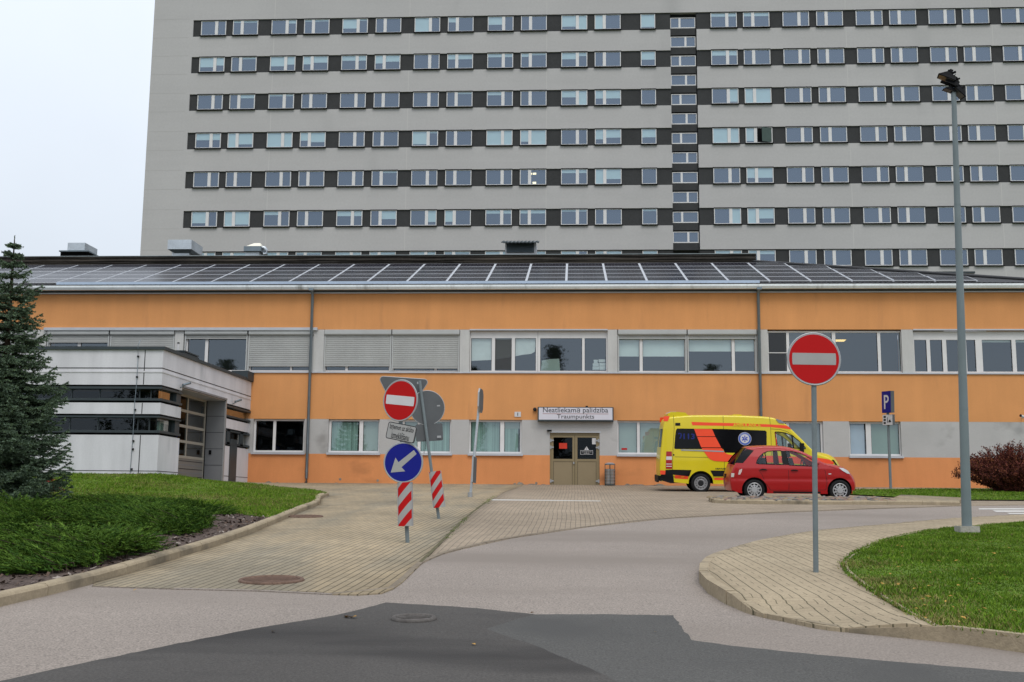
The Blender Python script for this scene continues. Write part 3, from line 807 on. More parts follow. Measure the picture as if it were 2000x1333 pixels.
pts = [(920, 660.5), (1046, 660.5), (1046, 672), (1044, 686), (1037, 690), (1020, 692), (1000, 696), (960, 702), (920, 704)]
q.prism([(mx(a_, 690), mz(c_)) for a_, c_ in pts], D+.24, D+.25, cl); q.build('curtain', wl4)
q = MB(); q.quad(*[(mx(a_, 690), D+.165, mz(c_)) for a_, c_ in ((967, 722), (999, 722), (999, 662), (967, 662))], glass('insect_screen', (.2, .2, .2), .35, (.42, .42, .42), .6)); q.build('insect_screen', wl4)
wl5 = window(1050.5, 1187, 646, 727, [(1055, 1137), (1142, 1184)], top=660, rec=.13)
q = MB(); q.prism([(mx(a_, 690), mz(c_)) for a_, c_ in ((1056, 723), (1058, 703), (1074, 700), (1092, 699), (1094, 723))], D+.3, D+.33, M_sage); q.build('cloth_on_sill', wl5)
window(1206.5, 1342, panes=[(1209, 1249.5), (1255.5, 1338)], blinds=[(1208, 1340, 657, 695, M_blind)], **UW)
window(1343, 1479, panes=[(1346, 1430), (1436, 1475)], blinds=[(1344, 1477, 657, 685, M_blind)], **UW)
for a_, c_ in ((1207, 1342), (1343, 1479)): shutter(a_, c_, 655, 659.5)
window(1500.5, 1540, 646, 727, [(1502.5, 1537.5)], rec=.13, pane=glass('dark_screen_pane', (.5, .5, .5), .12, (.35, .35, .35), .2))
q = MB(); q.box(mx(1501, 690), mx(1539, 690), D+.11, D+.15, mz(689), mz(687.5), M_white); q.build('screen_bar', EB)
window(1540, 1630, 646, 727, [(1543, 1585), (1590, 1627)], rec=.13, back=mat('pale_room', (.3, .3, .3), .9))
wl6 = window(1630, 1764, 646, 727, [(1634, 1716), (1722, 1761)], rec=.13)
lamp2 = bpy.data.materials.new('warm_tube_lamp'); lamp2.use_nodes = True
bs = lamp2.node_tree.nodes['Principled BSDF']; bs.inputs['Emission Color'].default_value = (1, .62, .12, 1); bs.inputs['Emission Strength'].default_value = 1.3
q = MB(); q.prism([(mx(a_, 690), mz(c_)) for a_, c_ in ((1634, 660), (1660, 660), (1655, 664), (1634, 664))], D+.5, D+.53, lamp2); q.build('ceiling_lamp', wl6)
window(1786, 1915, 647, 727, [(1788, 1812), (1819, 1843), (1851, 1886), (1890, 1908)], top=663, rec=.13)
window(1915, 2052, 647, 727, [(1921, 1979), (1987, 2048)], top=663, rec=.13, blinds=[(1919, 2049, 663, 667, M_blind)])
# lower storey
LW = dict(py0=821, py1=886, rec=.12, sill=True)
window(494, 594, panes=[(498, 531.5), (537, 591)], back=M_black, pane=G_dim, **LW)
window(641, 741, panes=[(645.5, 700.5), (708, 738)], blinds=[(644, 694, 826, 882, M_vert), (706, 740, 824, 882, M_sage)], **LW)
window(785, 881, panes=[(789, 815), (821, 878)], blinds=[(787, 816, 824, 883, M_sage), (819, 880, 824, 883, M_vert)], **LW)
window(916, 1019, panes=[(919, 976.5), (984.5, 1015.5)], blinds=[(917, 978, 823, 884, M_vert), (983, 1012, 837, 884, M_vert), (983, 1017, 823, 837, M_sage)], **LW)
w5 = window(1206, 1304, panes=[(1208.5, 1244.5), (1250, 1301)], blinds=[(1207, 1303, 823, 884, M_sage)], **LW)
q = MB(); q.box(mx(1214), mx(1225), D+.14, D+.145, mz(877.5), mz(874), M_red); q.build('sticker', w5)
window(1515, 1608, panes=[(1518, 1537), (1543, 1604)], blinds=[(1516, 1606, 823, 884, mat('grey_panel_blind', (.25, .27, .27), .9, .05, 1))], **LW)
window(1659, 1760, panes=[(1662, 1693), (1703, 1758)], blinds=[(1660, 1691, 827, 884, mat('blue_white_blind', (.50, .56, .66), .9, .05, 2)), (1701, 1759, 823, 884, mat('green_panel_blind', (.25, .34, .28), .9, .05, 2))], **LW)
# long metal drip strip above the left bays
q = MB(); q.box(mx(84, 690), mx(619, 690), D-.10, D+.05, mz(646), mz(640.5), M_sill); q.build('drip_flashing', EB)
q = MB()
for a_, c_ in ((917, 1187), (1785, 2052)): q.box(mx(a_, 690), mx(c_, 690), D-.05, D+.02, mz(646), mz(643.5), M_sill)
q.build('drip_flashing', EB)
# entrance door
M_door = mat('olive_door', (.235, .185, .105), .45, .04, 2)
M_door2 = mat('olive_door_panel', (.255, .20, .12), .45, .04, 2)
fr = MB(); Yd = D+.06; zs = mz(949)
fr.box(dx0, dx1, Yd, Yd+.1, mz(849), dz1, M_door); fr.box(dx0, mx(1077), Yd, Yd+.1, zs, mz(849), M_door); fr.box(mx(1168), dx1, Yd, Yd+.1, zs, mz(849), M_door)
fr.box(dx0, dx1, Yd+.6, Yd+.62, zs, dz1, M_black)
fro = fr.build('door_frame', EB)
tr = MB(); tr.box(dx0-.06, dx1+.06, D-.012, D+.0, dz1, dz1+.05, M_sill); tr.build('door_trim', EB)
xm = mx(1122.6)
for sgn, a_, c_ in ((0, mx(1077), xm-.006), (1, xm+.006, mx(1168))):
    l_ = MB(); Yl = Yd+.02; zt_ = mz(849.5)
    g0, g1 = (mx(1081), mx(1118)) if not sgn else (mx(1127.8), mx(1164.5)); gz0, gz1 = mz(896), mz(854)
    l_.box(a_, g0, Yl, Yl+.06, zs+.01, zt_, M_door); l_.box(g1, c_, Yl, Yl+.06, zs+.01, zt_, M_door)
    l_.box(g0, g1, Yl, Yl+.06, gz1, zt_, M_door); l_.box(g0, g1, Yl, Yl+.06, mz(900.5), gz0, M_door); l_.box(g0, g1, Yl, Yl+.06, zs+.01, mz(946), M_door)
    l_.box(g0+.012, g1-.012, Yl+.02, Yl+.05, mz(946)+.0, mz(900.5)-.0, M_door2)
    for q0, q1, q2, q3 in ((g0, g0+.012, mz(946), mz(900.5)), (g1-.012, g1, mz(946), mz(900.5))): l_.box(q0, q1, Yl+.015, Yl+.05, q2, q3, M_ink)
    lo = l_.build('door_leaf', EB)
    p_ = MB(); p_.quad((g0, Yl+.03, gz0), (g1, Yl+.03, gz0), (g1, Yl+.03, gz1), (g0, Yl+.03, gz1), G_dim); p_.build('pane', lo)
    for py in (860, 873.5, 939):
        hb = MB(); x = mx(1075.8) if not sgn else mx(1169.3); d_ = 1 if not sgn else -1
        hb.box(x-.03, x+.03, Yd-.03, Yd+.02, mz(py)-.07, mz(py)+.07, M_rim); hb.box(x, x+d_*.12, Yd-.02, Yd+.02, mz(py)-.03, mz(py)+.03, M_rim); hb.build('hinge', lo)
    s_ = MB(); Yq = Yl+.022
    if not sgn:
        s_.box(mx(1092), mx(1107.5), Yq, Yq+.004, mz(876), mz(865), mat('red_notice', (.55, .05, .03), .7, .1, 4)); s_.build('notice', lo)
        h_ = MB(); h_.box(mx(1119.5), mx(1121.8), Yl-.05, Yl, mz(906), mz(902), M_rim); h_.build('handle', lo)
    else:
        s_.box(mx(1156.5), mx(1164), Yq, Yq+.004, mz(867), mz(855), M_signwhite2); s_.build('notice', lo)
        s2 = MB(); Mq = Matrix.Translation((mx(1145.7), Yq, mz(875)))
        s2.prism([(-.10, -.07), (.10, -.07), (0, .085)], 0, .004, M_signwhite2, M=Mq); s2.box(-.008, .008, -.004, -.0005, -.025, .04, M_ink, Mq); s2.box(-.008, .008, -.004, -.0005, -.055, -.035, M_ink, Mq)
        x0, x1 = mx(1133.5), mx(1158); z0_, z1_ = mz(887), mz(879)
        for e in ((x0, x1, z0_, z0_+.012), (x0, x1, z1_-.012, z1_), (x0, x0+.012, z0_+.012, z1_-.012), (x1-.012, x1, z0_+.012, z1_-.012)): s2.box(e[0], e[1], Yq, Yq+.004, e[2], e[3], M_signwhite2)
        text_mesh(s2, 'AUTOMĀTISKĀS', .06, M_signwhite2, Matrix.Translation((mx(1145.7), Yq, mz(881.6))), width=.42)
        text_mesh(s2, 'DURVIS', .06, M_signwhite2, Matrix.Translation((mx(1145.7), Yq, mz(884.8))), width=.22)
        s2.build('sticker', lo)
# footing strip along the wall
q = MB(); q.box(-13.6, mx(1668), D-.22, D-.002, zg-.2, zg+.035, mat('footing_concrete', (.22, .20, .18), .95, .25, 2, .2, 20)); q.build('footing', EB)
ft = MB()                                               # bare patches where the render has flaked off the foot of the wall
mflk = mat('flaked_render', (.25, .22, .18), .95, .3, 5, .2, 30)
for px, wd, ht in ((1017, 16, 6.5), (1040, 22, 3.2), (1006, 7, 5), (1062, 12, 2.5), (1245, 36, 3.5), (1225, 14, 5), (1287, 26, 5), (528, 14, 4), (545, 8, 2.2), (660, 9, 2.5), (740, 6, 2.5), (640, 20, 1.6), (905, 24, 1.7), (960, 30, 1.4), (1270, 40, 2)):
    n_ = 9; top = [(mx(px-wd/2+wd*i/n_), zg+.02+(ht/46*math.sin(math.pi*(i+.0)/n_)**.7)*random.uniform(.6, 1.0)) for i in range(n_+1)]
    ft.prism([(top[0][0], zg-.05)]+top+[(top[-1][0], zg-.05)], D-.006, D-.001, mflk)
for px, py in ((667, 939), (740, 941), (1048, 944)): ft.cyl((mx(px), D-.005, mz(py)), .055, .006, mflk, 'y', 9)
ft.build('flaked_patch', EB)

# ---- eaves and roof
zE = mz(558.5); SL = math.tan(R(19.5)); Ye = D-.35
zR0 = mz(557)
Xc = WX(2045, D, 560); CLY = 52.2; Xr = WX(1463, CLY, 512)
zr = zR0+(CLY-Ye)*SL
rf = MB()
rf.quad((xl, Ye, zR0), (Xc, Ye, zR0), (Xr, CLY, zr), (xl, CLY, zr), M_roof)
rf.add([(Xc, Ye, zR0), (Xc, D+14.4, zR0), (Xr, D+9, zr), (Xr, CLY, zr)], [(0, 1, 2, 3)], M_roof)
rf.add([(xl, D+9, zr), (Xr, D+9, zr), (Xc, D+14.4, zR0), (xl, D+14.4, zR0)], [(0, 1, 2, 3)], M_roof)
rf.quad((xl, CLY, zr), (Xr, CLY, zr), (Xr, D+9, zr), (xl, D+9, zr), M_roof)
rf.tube([(Xc, Ye, zR0+.05), (Xr, CLY, zr+.05)], .07, M_roof)
rfo = rf.build('roof', EB)
co = MB(); n_ = 620; x0 = xl; dx = (Xc-xl)/n_                      # corrugated edge of the roof sheet
vs = []
for i in range(n_+1):
    zz = .018*math.sin(i*math.pi*.9); vs += [(x0+i*dx, Ye-.04, zR0-.03+zz), (x0+i*dx, Ye+.5, zR0-.03+zz+.54*SL), (x0+i*dx, Ye-.04, zR0-.055+zz)]
co.add(vs, [f for i in range(n_) for f in ((3*i, 3*i+3, 3*i+4, 3*i+1), (3*i+2, 3*i+5, 3*i+3, 3*i))], M_roof)
co.build('corrugated_edge', rfo)
gt = MB(); zg1, zg0 = mz(559.5), mz(568.5)
prof = [(Ye-.02, zg1), (Ye-.12, zg1-.02), (Ye-.12, (zg1+zg0)/2), (Ye-.06, zg0), (Ye+.1, zg0), (Ye+.1, zg1)]
gt.prism(prof, xl, Xc, M_gutter, 'x'); gt.build('gutter', EB)
q = MB(); q.box(xl, xr+.05, D-.22, D+.1, mz(571), zg0-.004, M_steel); q.box(xl, xr+.05, D-.10, D+.1, mz(573.6), mz(571)-.004, M_sill); q.build('eave_trim', EB)
fl = MB(); fa, fc = mx(118, 555), mx(1481, 555)
fl.box(fa, fc, Ye-.02, Ye+.01, mz(557.5), mz(552.3), M_ltblue); fl.build('roof_flashing', EB)
for px in (606, 1484):
    d_ = MB(); X = mx(px, 750)
    d_.tube([(X, Ye+.0, mz(566)), (X, D-.13, mz(578)), (X, D-.10, zg+.25 if px < 1000 else zg+.1), (X, D-.12, zg+.05)], .062, M_pipe, 12)
    d_.box(X-.1, X+.1, Ye-.12, Ye+.1, mz(570.5), mz(566.5), M_pipe)
    for py in (592, 650, 730, 800, 870, 925): d_.cyl((X, D-.1, mz(py)), .072, .035, M_pipe, 'z', 12)
    d_.build('downpipe', EB)
# raised band above the panels
cz1, cz0 = WZ(496.5, CLY-.3), WZ(524.5, CLY)
c_ = MB(); cm = WZ(513.5, CLY)
c_.box(xl, Xr-.25, CLY, CLY+6, cz0-.3, cm, M_oldconc); 
for py, dep, hh, m_ in ((497.2, .26, .10, M_felt), (500.5, .20, .10, M_felt), (504, .23, .09, M_felt), (507.5, .17, .09, M_felt), (511, .13, .09, M_felt)):
    z = WZ(py, CLY-dep); n_ = 60; vs = []
    for i in range(n_+1):
        x = xl+(Xr+.3-xl)*i/n_; s_ = .012*math.sin(i*1.7+py)+.01*math.sin(i*.61+py*3)
        vs += [(x, CLY-dep, z-.0+s_), (x, CLY-dep, z-hh+s_), (x, CLY+1, z-hh+s_), (x, CLY+1, z+s_)]
    c_.add(vs, [f for i in range(n_) for f in ((4*i, 4*i+1, 4*i+5, 4*i+4), (4*i+1, 4*i+2, 4*i+6, 4*i+5), (4*i+3, 4*i, 4*i+4, 4*i+7))]+[(4*n_, 4*n_+1, 4*n_+2, 4*n_+3)], m_)
c_.box(xl, Xr-.1, CLY+.02, CLY+6, cm, WZ(498, CLY), M_felt)
c_.box(xl, Xr+.3, CLY-.30, CLY+6.2, WZ(497, CLY-.4), WZ(496, CLY-.4), mat('roof_edge_metal', (.30, .34, .35), .5, .2, .7))
c_.build('raised_parapet', EB, recalc=False)
# ---- solar panels
M_cell = mat('solar_cells', (.009, .008, .016), .22, .15, 3, spec=.3); M_pframe = mat('panel_frame', (.50, .51, .54), .5)
pw, pl_ = 1.70, 1.2; ang = R(19.5)
pz = WZ(551.3, Ye+.12, 1106); px0 = WX(1106, Ye+.12, 551)
pm = MB(); th = .04
pm.box(0.03, pw-.03, .012, pl_-.012, 0, th, M_pframe); pm.box(.05, pw-.05, .055, pl_-.055, th, th+.003, M_cell)
for i in range(1, 10): x = .05+(pw-.1)*i/10; pm.box(x-.004, x+.004, .055, pl_-.055, th+.003, th+.0045, mat('cell_line', (.022, .021, .03), .5))
for i in range(1, 6): y = .035+(pl_-.07)*i/6; pm.box(.05, pw-.05, y-.003, y+.003, th+.003, th+.0046, mat('cell_line', (.022, .021, .03), .5))
po = pm.build('solar_panel', origin=(0, 0, 0)); pme = po.data; bpy.data.objects.remove(po)
for k_ in range(-17, 10):
    nrow = 5 if k_ < 6 else 10-k_
    for r_ in range(nrow):
        o = link('solar_panel', pme); o.rotation_euler = (ang, 0, 0)
        o.location = (px0+k_*pw, Ye+.12+r_*pl_*math.cos(ang), pz+r_*pl_*math.sin(ang))
        if k_ >= 6: lb = 'dark solar panel in the stepped rows at the sloping right end of the roof'
        elif r_ == 0: lb = 'dark solar panel of the lowest full row just above the gutter'
        elif r_ == 4: lb = 'dark solar panel of the topmost row under the raised weathered parapet'
        else: lb = 'dark solar panel in the middle rows of the roof array'
        tag(o, lb, 'solar panel', ('solar panels in the stepped right end' if k_ >= 6 else 'solar panels in the bottom row' if r_ == 0 else 'solar panels in the top row' if r_ == 4 else 'solar panels in the middle rows'))
# pale rails in the gaps between panel columns
for k_ in range(-17, 11):
    ra = MB()
    nrow = 5 if k_ < 6 else max(1, 10-k_+1) if k_ < 10 else 1
    L_ = nrow*pl_; x = px0+k_*pw
    M = Matrix.Translation((x, Ye+.12, pz)) @ Matrix.Rotation(ang, 4, 'X')
    ra.box(-.035, .035, .0, L_, -.03, .02, mat('panel_rail', (.48, .50, .53), .5), M)
    ra.build('panel_rail', EB)

# ---- things on the roof
zr1 = WZ(496, CLY+3)
def rbox(mb_, p0, p1, q0, q1, Y, dep, m_):            # px rectangle at distance Y, real depth
    yr = (q0+q1)/2; mb_.box(WX(p0, Y, yr), WX(p1, Y, yr), Y, Y+dep, WZ(q1, Y, (p0+p1)/2), WZ(q0, Y, (p0+p1)/2), m_)
VY = 54.0
v = thing('roof_vent', 'square galvanised vent cowl with a wide dark hood, leftmost on the roof', 'roof vent', (WX(150, VY, 480), VY, zr1), 'vents on the flat roof')
q = MB(); rbox(q, 132, 165.5, 474.5, 489, VY, 1.5, M_galv); q.build('cowl', v)
q = MB(); rbox(q, 115, 172, 489.3, 491.5, VY-.3, 1.9, M_pipe); q.build('hood', v)
q = MB(); rbox(q, 118, 170, 491.7, 500, VY-.1, 1.5, M_black); q.build('base', v)
v = thing('roof_vent', 'large galvanised steel box vent on a narrow neck before the tower edge', 'roof vent', (WX(355, VY, 480), VY, zr1), 'vents on the flat roof')
q = MB(); rbox(q, 327.5, 374, 468.5, 487, VY, 1.7, M_galv); q.build('cowl', v)
q = MB()
xa, xb = WX(327.5, VY, 487), WX(374, VY, 487); za = WZ(487, VY, 350)-.005
q.add([(xa, VY, za), (xb, VY, za), (xb, VY+1.7, za), (xa, VY+1.7, za), (xa+.25, VY+.25, za-.13), (xb-.12, VY+.25, za-.13), (xb-.12, VY+1.5, za-.13), (xa+.25, VY+1.5, za-.13)], [(0, 4, 5, 1), (1, 5, 6, 2), (2, 6, 7, 3), (3, 7, 4, 0), (4, 7, 6, 5)], M_pipe); q.build('skirt', v)
q = MB(); rbox(q, 336, 369, 490.5, 500, VY+.3, 1.1, M_galv); q.build('base', v)
v = thing('roof_vent', 'small roof vent with a cream pyramid cap and a round side pipe', 'roof vent', (WX(495, VY, 480), VY, zr1), 'vents on the flat roof')
q = MB(); xa, xb, xt0, xt1 = WX(481, VY, 480), WX(510, VY, 480), WX(492, VY, 474), WX(504, VY, 474); za, zb = WZ(481, VY, 495), WZ(471.8, VY, 495)
q.add([(xa, VY, za), (xb, VY, za), (xb, VY+1, za), (xa, VY+1, za), (xt0, VY+.4, zb), (xt1, VY+.4, zb), (xt1, VY+.6, zb), (xt0, VY+.6, zb)], [(0, 1, 5, 4), (1, 2, 6, 5), (2, 3, 7, 6), (3, 0, 4, 7), (4, 5, 6, 7)], mat('cream_cap', (.78, .74, .62), .5)); q.build('cap', v)
q = MB(); rbox(q, 476, 509, 481.2, 490.5, VY-.1, 1.2, M_pipe); q.build('hood', v)
q = MB(); rbox(q, 479, 506, 490.7, 500, VY+.1, .9, M_galv); q.build('base', v)
q = MB(); X = WX(511, VY, 485); z = WZ(482, VY, 511); q.tube([(X-.15, VY+.2, z), (X+.1, VY+.2, z-.02), (X+.18, VY+.2, z-.15), (X+.2, VY+.2, z-.35), (X+.05, VY+.15, z-.36)], .09, M_galv, 10); q.build('pipe', v)
v = thing('roof_vent', 'louvred vent housing under a dark corrugated canopy, in the middle of the roof', 'roof vent', (WX(1016, VY, 480), VY, zr1), 'vents on the flat roof')
q = MB(); rbox(q, 986.5, 1047, 472, 500, VY, 1.5, M_pframe); q.build('housing', v)
q = MB()
x0, x1 = WX(989.5, VY-.02, 480), WX(1043, VY-.02, 480); z1_, z0_ = WZ(473.5, VY-.02, 1016), WZ(494, VY-.02, 1016)
q.box(x0, x1, VY-.02, VY-.002, z0_, z1_, M_steel)
for i in range(9):
    z = z0_+(z1_-z0_)*(i+.3)/9; q.quad((x0+.03, VY-.06, z), (x1-.03, VY-.06, z), (x1-.03, VY-.021, z+.05), (x0+.03, VY-.021, z+.05), M_pipe)
q.build('louvre', v)
q = MB(); n_ = 40; xa, xb = WX(979, VY-.5, 466), WX(1053, VY-.5, 466); zc = WZ(464.5, VY-.5, 1016); vs = []
for i in range(n_+1):
    s_ = .02*math.sin(i*math.pi*.5); x = xa+(xb-xa)*i/n_; vs += [(x, VY-.5, zc-.22+s_), (x, VY+.7, zc+.12+s_), (x, VY-.5, zc-.27+s_)]
q.add(vs, [f for i in range(n_) for f in ((3*i, 3*i+3, 3*i+4, 3*i+1), (3*i+2, 3*i+5, 3*i+3, 3*i))], M_steel); q.build('canopy', v)
lb_ = thing('white_outbuilding', 'low white flat roofed building with dark coping showing behind the right roof slope', 'building', (WX(1770, 64, 540), 67, 2.3))
q = MB(); q.box(WX(1560, 64, 545), WX(1903, 64, 545), 64, 70, 2.3, WZ(535, 64, 1770), mat('outbuilding_white', (.62, .61, .66), .8, .05, .5)); q.build('wall', lb_)
q = MB(); q.box(WX(1555, 64, 545), WX(1904, 64, 545), 63.9, 70.1, WZ(535, 64, 1770), WZ(531.5, 64, 1770), M_steel); q.build('coping', lb_)

# ---- things on the front wall
s_ = thing('entrance_sign', 'wide pale illuminated box sign with two lines of lettering above the entrance door', 'sign', (mx(1124), D-.2, mz(823)))
q = MB(); X0, X1, Z0, Z1 = mx(1050.5, 810), mx(1198, 810), mz(823.5), mz(796)
q.box(X0, X1, D-.26, D-.002, Z0, Z1, M_steel); q.build('housing', s_)
q = MB(); q.box(X0+.05, X1-.05, D-.266, D-.261, Z0+.06, Z1-.03, mat('sign_face_lilac', (.60, .585, .64), .5, .03, 2)); q.build('face', s_)
q = MB(); Yf = D-.2665
text_mesh(q, 'Neatliekamā palīdzība', .3, mat('sign_lettering', (.07, .07, .08), .6), Matrix.Translation((mx(1124, 803), Yf, mz(803))), width=mx(1187, 803)-mx(1060.5, 803), height=.29, bold=.002)
text_mesh(q, 'Traumpunkts', .3, mat('sign_lettering', (.07, .07, .08), .6), Matrix.Translation((mx(1124, 816), Yf, mz(815.6))), width=mx(1160, 816)-mx(1087.5, 816), height=.23, bold=.002)
q.box(mx(1060), mx(1188), Yf-.002, Yf, mz(809.6), mz(808.8), mat('red_brown_line', (.30, .09, .07), .6)); q.build('lettering', s_)
q = MB(); q.cyl((mx(1146, 793), D-.12, mz(796)), .05, .06, M_black, 'z', 10); q.build('lamp', s_)
c_ = thing('dome_camera', 'small dark dome camera on the orange wall left of the entrance sign', 'camera', (mx(1045), D, mz(800)))
q = MB(); q.cyl((mx(1044.7, 800), D-.11, mz(800)), .075, .108, M_steel, 'y', 14); q.build('body', c_)
q = MB(); q.cyl((mx(1044.7, 800), D-.15, mz(800)), .04, .04, M_ink, 'y', 12, .07); q.build('lens', c_)
c_ = thing('wall_number_plate', 'small white square plate with a number 1 on the orange wall', 'number plate', (mx(1011), D, mz(809)))
q = MB(); q.box(mx(1005, 809), mx(1017.4, 809), D-.03, D-.002, mz(814.5), mz(804.8), M_signwhite2); q.build('plate', c_)
q = MB(); text_mesh(q, '1', .15, M_ink, Matrix.Translation((mx(1011.3, 809), D-.031, mz(809.5))), height=.13, width=.03); q.build('numeral', c_)
c_ = thing('motion_sensor', 'small black sensor above the top left corner of the entrance door', 'sensor', (mx(1073), D, mz(841)))
q = MB(); q.box(mx(1068.5), mx(1077.5), D-.10, D-.004, mz(842.6), mz(839.8), M_ink); q.build('body', c_)
q = MB(); q.box(mx(1070.5), mx(1075), D-.12, D-.101, mz(843), mz(841), M_black); q.build('lens', c_)
c_ = thing('security_camera', 'white bullet camera on the orange wall at the far right edge', 'camera', (mx(1992, 812), D, mz(812)))
q = MB(); X = mx(1992, 812); z = mz(812); q.tube([(X+.12, D-.28, z-.03), (X-.12, D-.4, z+.05)], .055, M_signwhite2, 12); q.build('body', c_)
q = MB(); q.tube([(X+.05, D-.3, z), (X+.06, D, z-.02)], .02, M_signwhite2, 8); q.build('bracket', c_)
q = MB(); q.tube([(X-.12, D-.4, z+.05), (X-.14, D-.41, z+.055)], .057, M_ink, 12); q.build('lens', c_)
# litter bin
bx, by = mx(1190.3), D-.42; bz = H(bx, by)+.012
b_ = thing('litter_bin', 'ribbed round steel litter bin standing right of the entrance door', 'litter bin', (bx, by, bz))
q = MB(); q.cyl((bx, by, bz+.05), .19, .62, mat('bin_steel', (.30, .28, .26), .35, .15, 6, metal=.7), 'z', 24)
for i in range(5): q.torus((bx, by, bz+.12+i*.125), .193, .012, M_rim, 'z', 24, 6)
q.build('body', b_)
q = MB()
for a in (0, math.pi/2, math.pi, 3*math.pi/2): q.box(bx+.2*math.cos(a)-.014, bx+.2*math.cos(a)+.014, by+.2*math.sin(a)-.014, by+.2*math.sin(a)+.014, bz, bz+.86, M_steel)
q.torus((bx, by, bz+.03), .2, .02, M_steel, 'z', 24, 6); q.build('frame', b_)
q = MB(); q.cyl((bx, by, bz+.84), .21, .05, M_pipe, 'z', 24); q.cyl((bx, by, bz+.89), .21, .035, M_galv, 'z', 24, .10); q.build('lid', b_)
# white boxes stacked behind the upper window
for i, (px, py, wd, hh) in enumerate(((1164, 715, 13, 6), (1177, 714.5, 12, 7), (1164, 708.5, 12, 5.5), (1177, 707.5, 12, 5.5), (1164, 702, 8, 6.5), (1176, 700.5, 13, 5))):
    o = MB(); X = mx(px, 700); o.box(X-wd/95, X+wd/95, D+.32, D+.5, mz(py+hh/2+2.5), mz(py-hh/2+2.6), mat('box_card_%d' % (i % 2), (.62, .66, .64) if i % 2 else (.55, .60, .60), .8)); o.box(X-wd/95-.004, X+wd/95+.004, D+.316, D+.504, mz(py-hh/2+3.8), mz(py-hh/2+2.6)+.004, mat('box_lid', (.70, .73, .71), .8))
    lab = ['lower white box at the left of the stack behind the upper window', 'lower white box at the right of the stack behind the upper window', 'second white box up, left side of the stack behind the window', 'second white box up, right side of the stack behind the window', 'narrow white box topping the left side of the window stack', 'flat white box topping the right side of the window stack'][i]
    tag(o.build('storage_box'), lab, 'box', 'boxes stacked behind the window')
# ================================================================== garage annex
def az_(py): return WZ(py, AYF, 297)
def ay(px, py=850): return AX(px, py, AXW)[0]
AN = thing('ambulance_garage', 'low pale concrete garage wing with dark ribbon windows and a glazed sectional gate', 'building', (AXW, AYF, 2.28))
AL = -42.0; zf = 2.28
y0d, y1d = ay(351.0), ay(437.2); zd = AX(353.6, 757, AXW)[1]
z_ct, z_cb = az_(677.5), az_(683.5)
bands = [(az_(752), az_(683.5)), (az_(809), az_(787)), (zf-.3, az_(850))]      # white panels lo, hi
darks = [(az_(787), az_(752), az_(778.5), az_(760)), (az_(850), az_(809), az_(841), az_(816))]
A = MB(); T = .3
def ring(mb_, lo, hi, m_, off=0, th=T, skip=True):
    """a band round the front (Y=AYF) and side (X=AXW); the side leaves the gate open"""
    mb_.box(AL, AXW-off, AYF+off, AYF+off+th, lo, hi, m_)
    for a_, c_ in ((AYF+off, y0d), (y1d, D-.004)) if (lo < zd-.01 and skip) else ((AYF+off, D-.004),):
        mb_.box(AXW-off-th, AXW-off, a_+(th if a_ == AYF+off else 0), c_, lo, hi, m_)
# upper panel: whole part above the gate, gate part cut
ring(A, max(zd, bands[0][0]), bands[0][1], M_annex); ring(A, bands[0][0], zd, M_annex)
ring(A, *bands[1], M_annex); ring(A, *bands[2], M_annex)
A.build('wall', AN)
jt = MB()
zj, zj2, zl = az_(719.4), az_(920.5), az_(727)
ring(jt, zj-.016, zj+.016, M_ink, off=-.003, th=.004, skip=False)
ring(jt, zj2-.012, zj2+.012, M_ink, off=-.003, th=.004)
for px in (278.5, 60):
    X = WX(px, AYF, 780)
    for lo, hi in bands: jt.box(X-.014, X+.014, AYF-.004, AYF-.001, lo+.01, hi-.01, M_ink)
jt.build('panel_joint', AN)
lg = MB(); ring(lg, az_(728), az_(725), M_annex, off=-.018, th=.017, skip=False); lg.build('ledge', AN)
cp = MB(); ring(cp, z_cb, z_ct, M_steel, off=-.07, th=.42, skip=False); cp.build('coping', AN)
rf = MB(); rf.box(AL, AXW-.3, AYF+.3, D-.01, z_cb-.15, z_cb-.05, M_felt); rf.build('roof', AN)
for n_, (lo, hi, gl, gh) in enumerate(darks):
    f = MB()
    ring(f, lo, lo+.07, M_black, off=.10, th=.2); ring(f, hi-.06, hi, M_black, off=.10, th=.2)
    ring(f, lo+.07, gl, M_steel, off=-.03, th=.3); ring(f, gh, hi-.06, M_steel, off=-.03, th=.3)
    ring(f, gl, gh, M_dark, off=.9, th=.05)
    for px in (20, 78, 135, 190, 268, 290.5): X = WX(px, AYF, 800); f.box(X-.02, X+.02, AYF+.12, AYF+.16, gl, gh, M_steel)
    for y_ in (AYF+2.0,): f.box(AXW-.2, AXW-.1, y_-.03, y_+.03, gl, gh, M_steel)
    f.box(AXW-.25, AXW-.02, y0d-.45, y0d-.02, gl, gh, M_steel)
    fo = f.build('window_band', AN)
    g = MB(); gp = glass('annex_pane', (.72, .80, .88), .055, (.5, .55, .55), .015)
    gp2 = glass('annex_side_pane', (.85, .85, .82), .42, (.5, .55, .55), .03)
    g.quad((AL, AYF+.14, gl), (AXW-.14, AYF+.14, gl), (AXW-.14, AYF+.14, gh), (AL, AYF+.14, gh), gp)
    g.quad((AXW-.14, AYF+.14, gl), (AXW-.14, y0d-.45, gl), (AXW-.14, y0d-.45, gh), (AXW-.14, AYF+.14, gh), gp2)
    g.quad((AXW-.14, y1d+.05, gl), (AXW-.14, D-.05, gl), (AXW-.14, D-.05, gh), (AXW-.14, y1d+.05, gh), gp2)
    g.build('pane', fo)
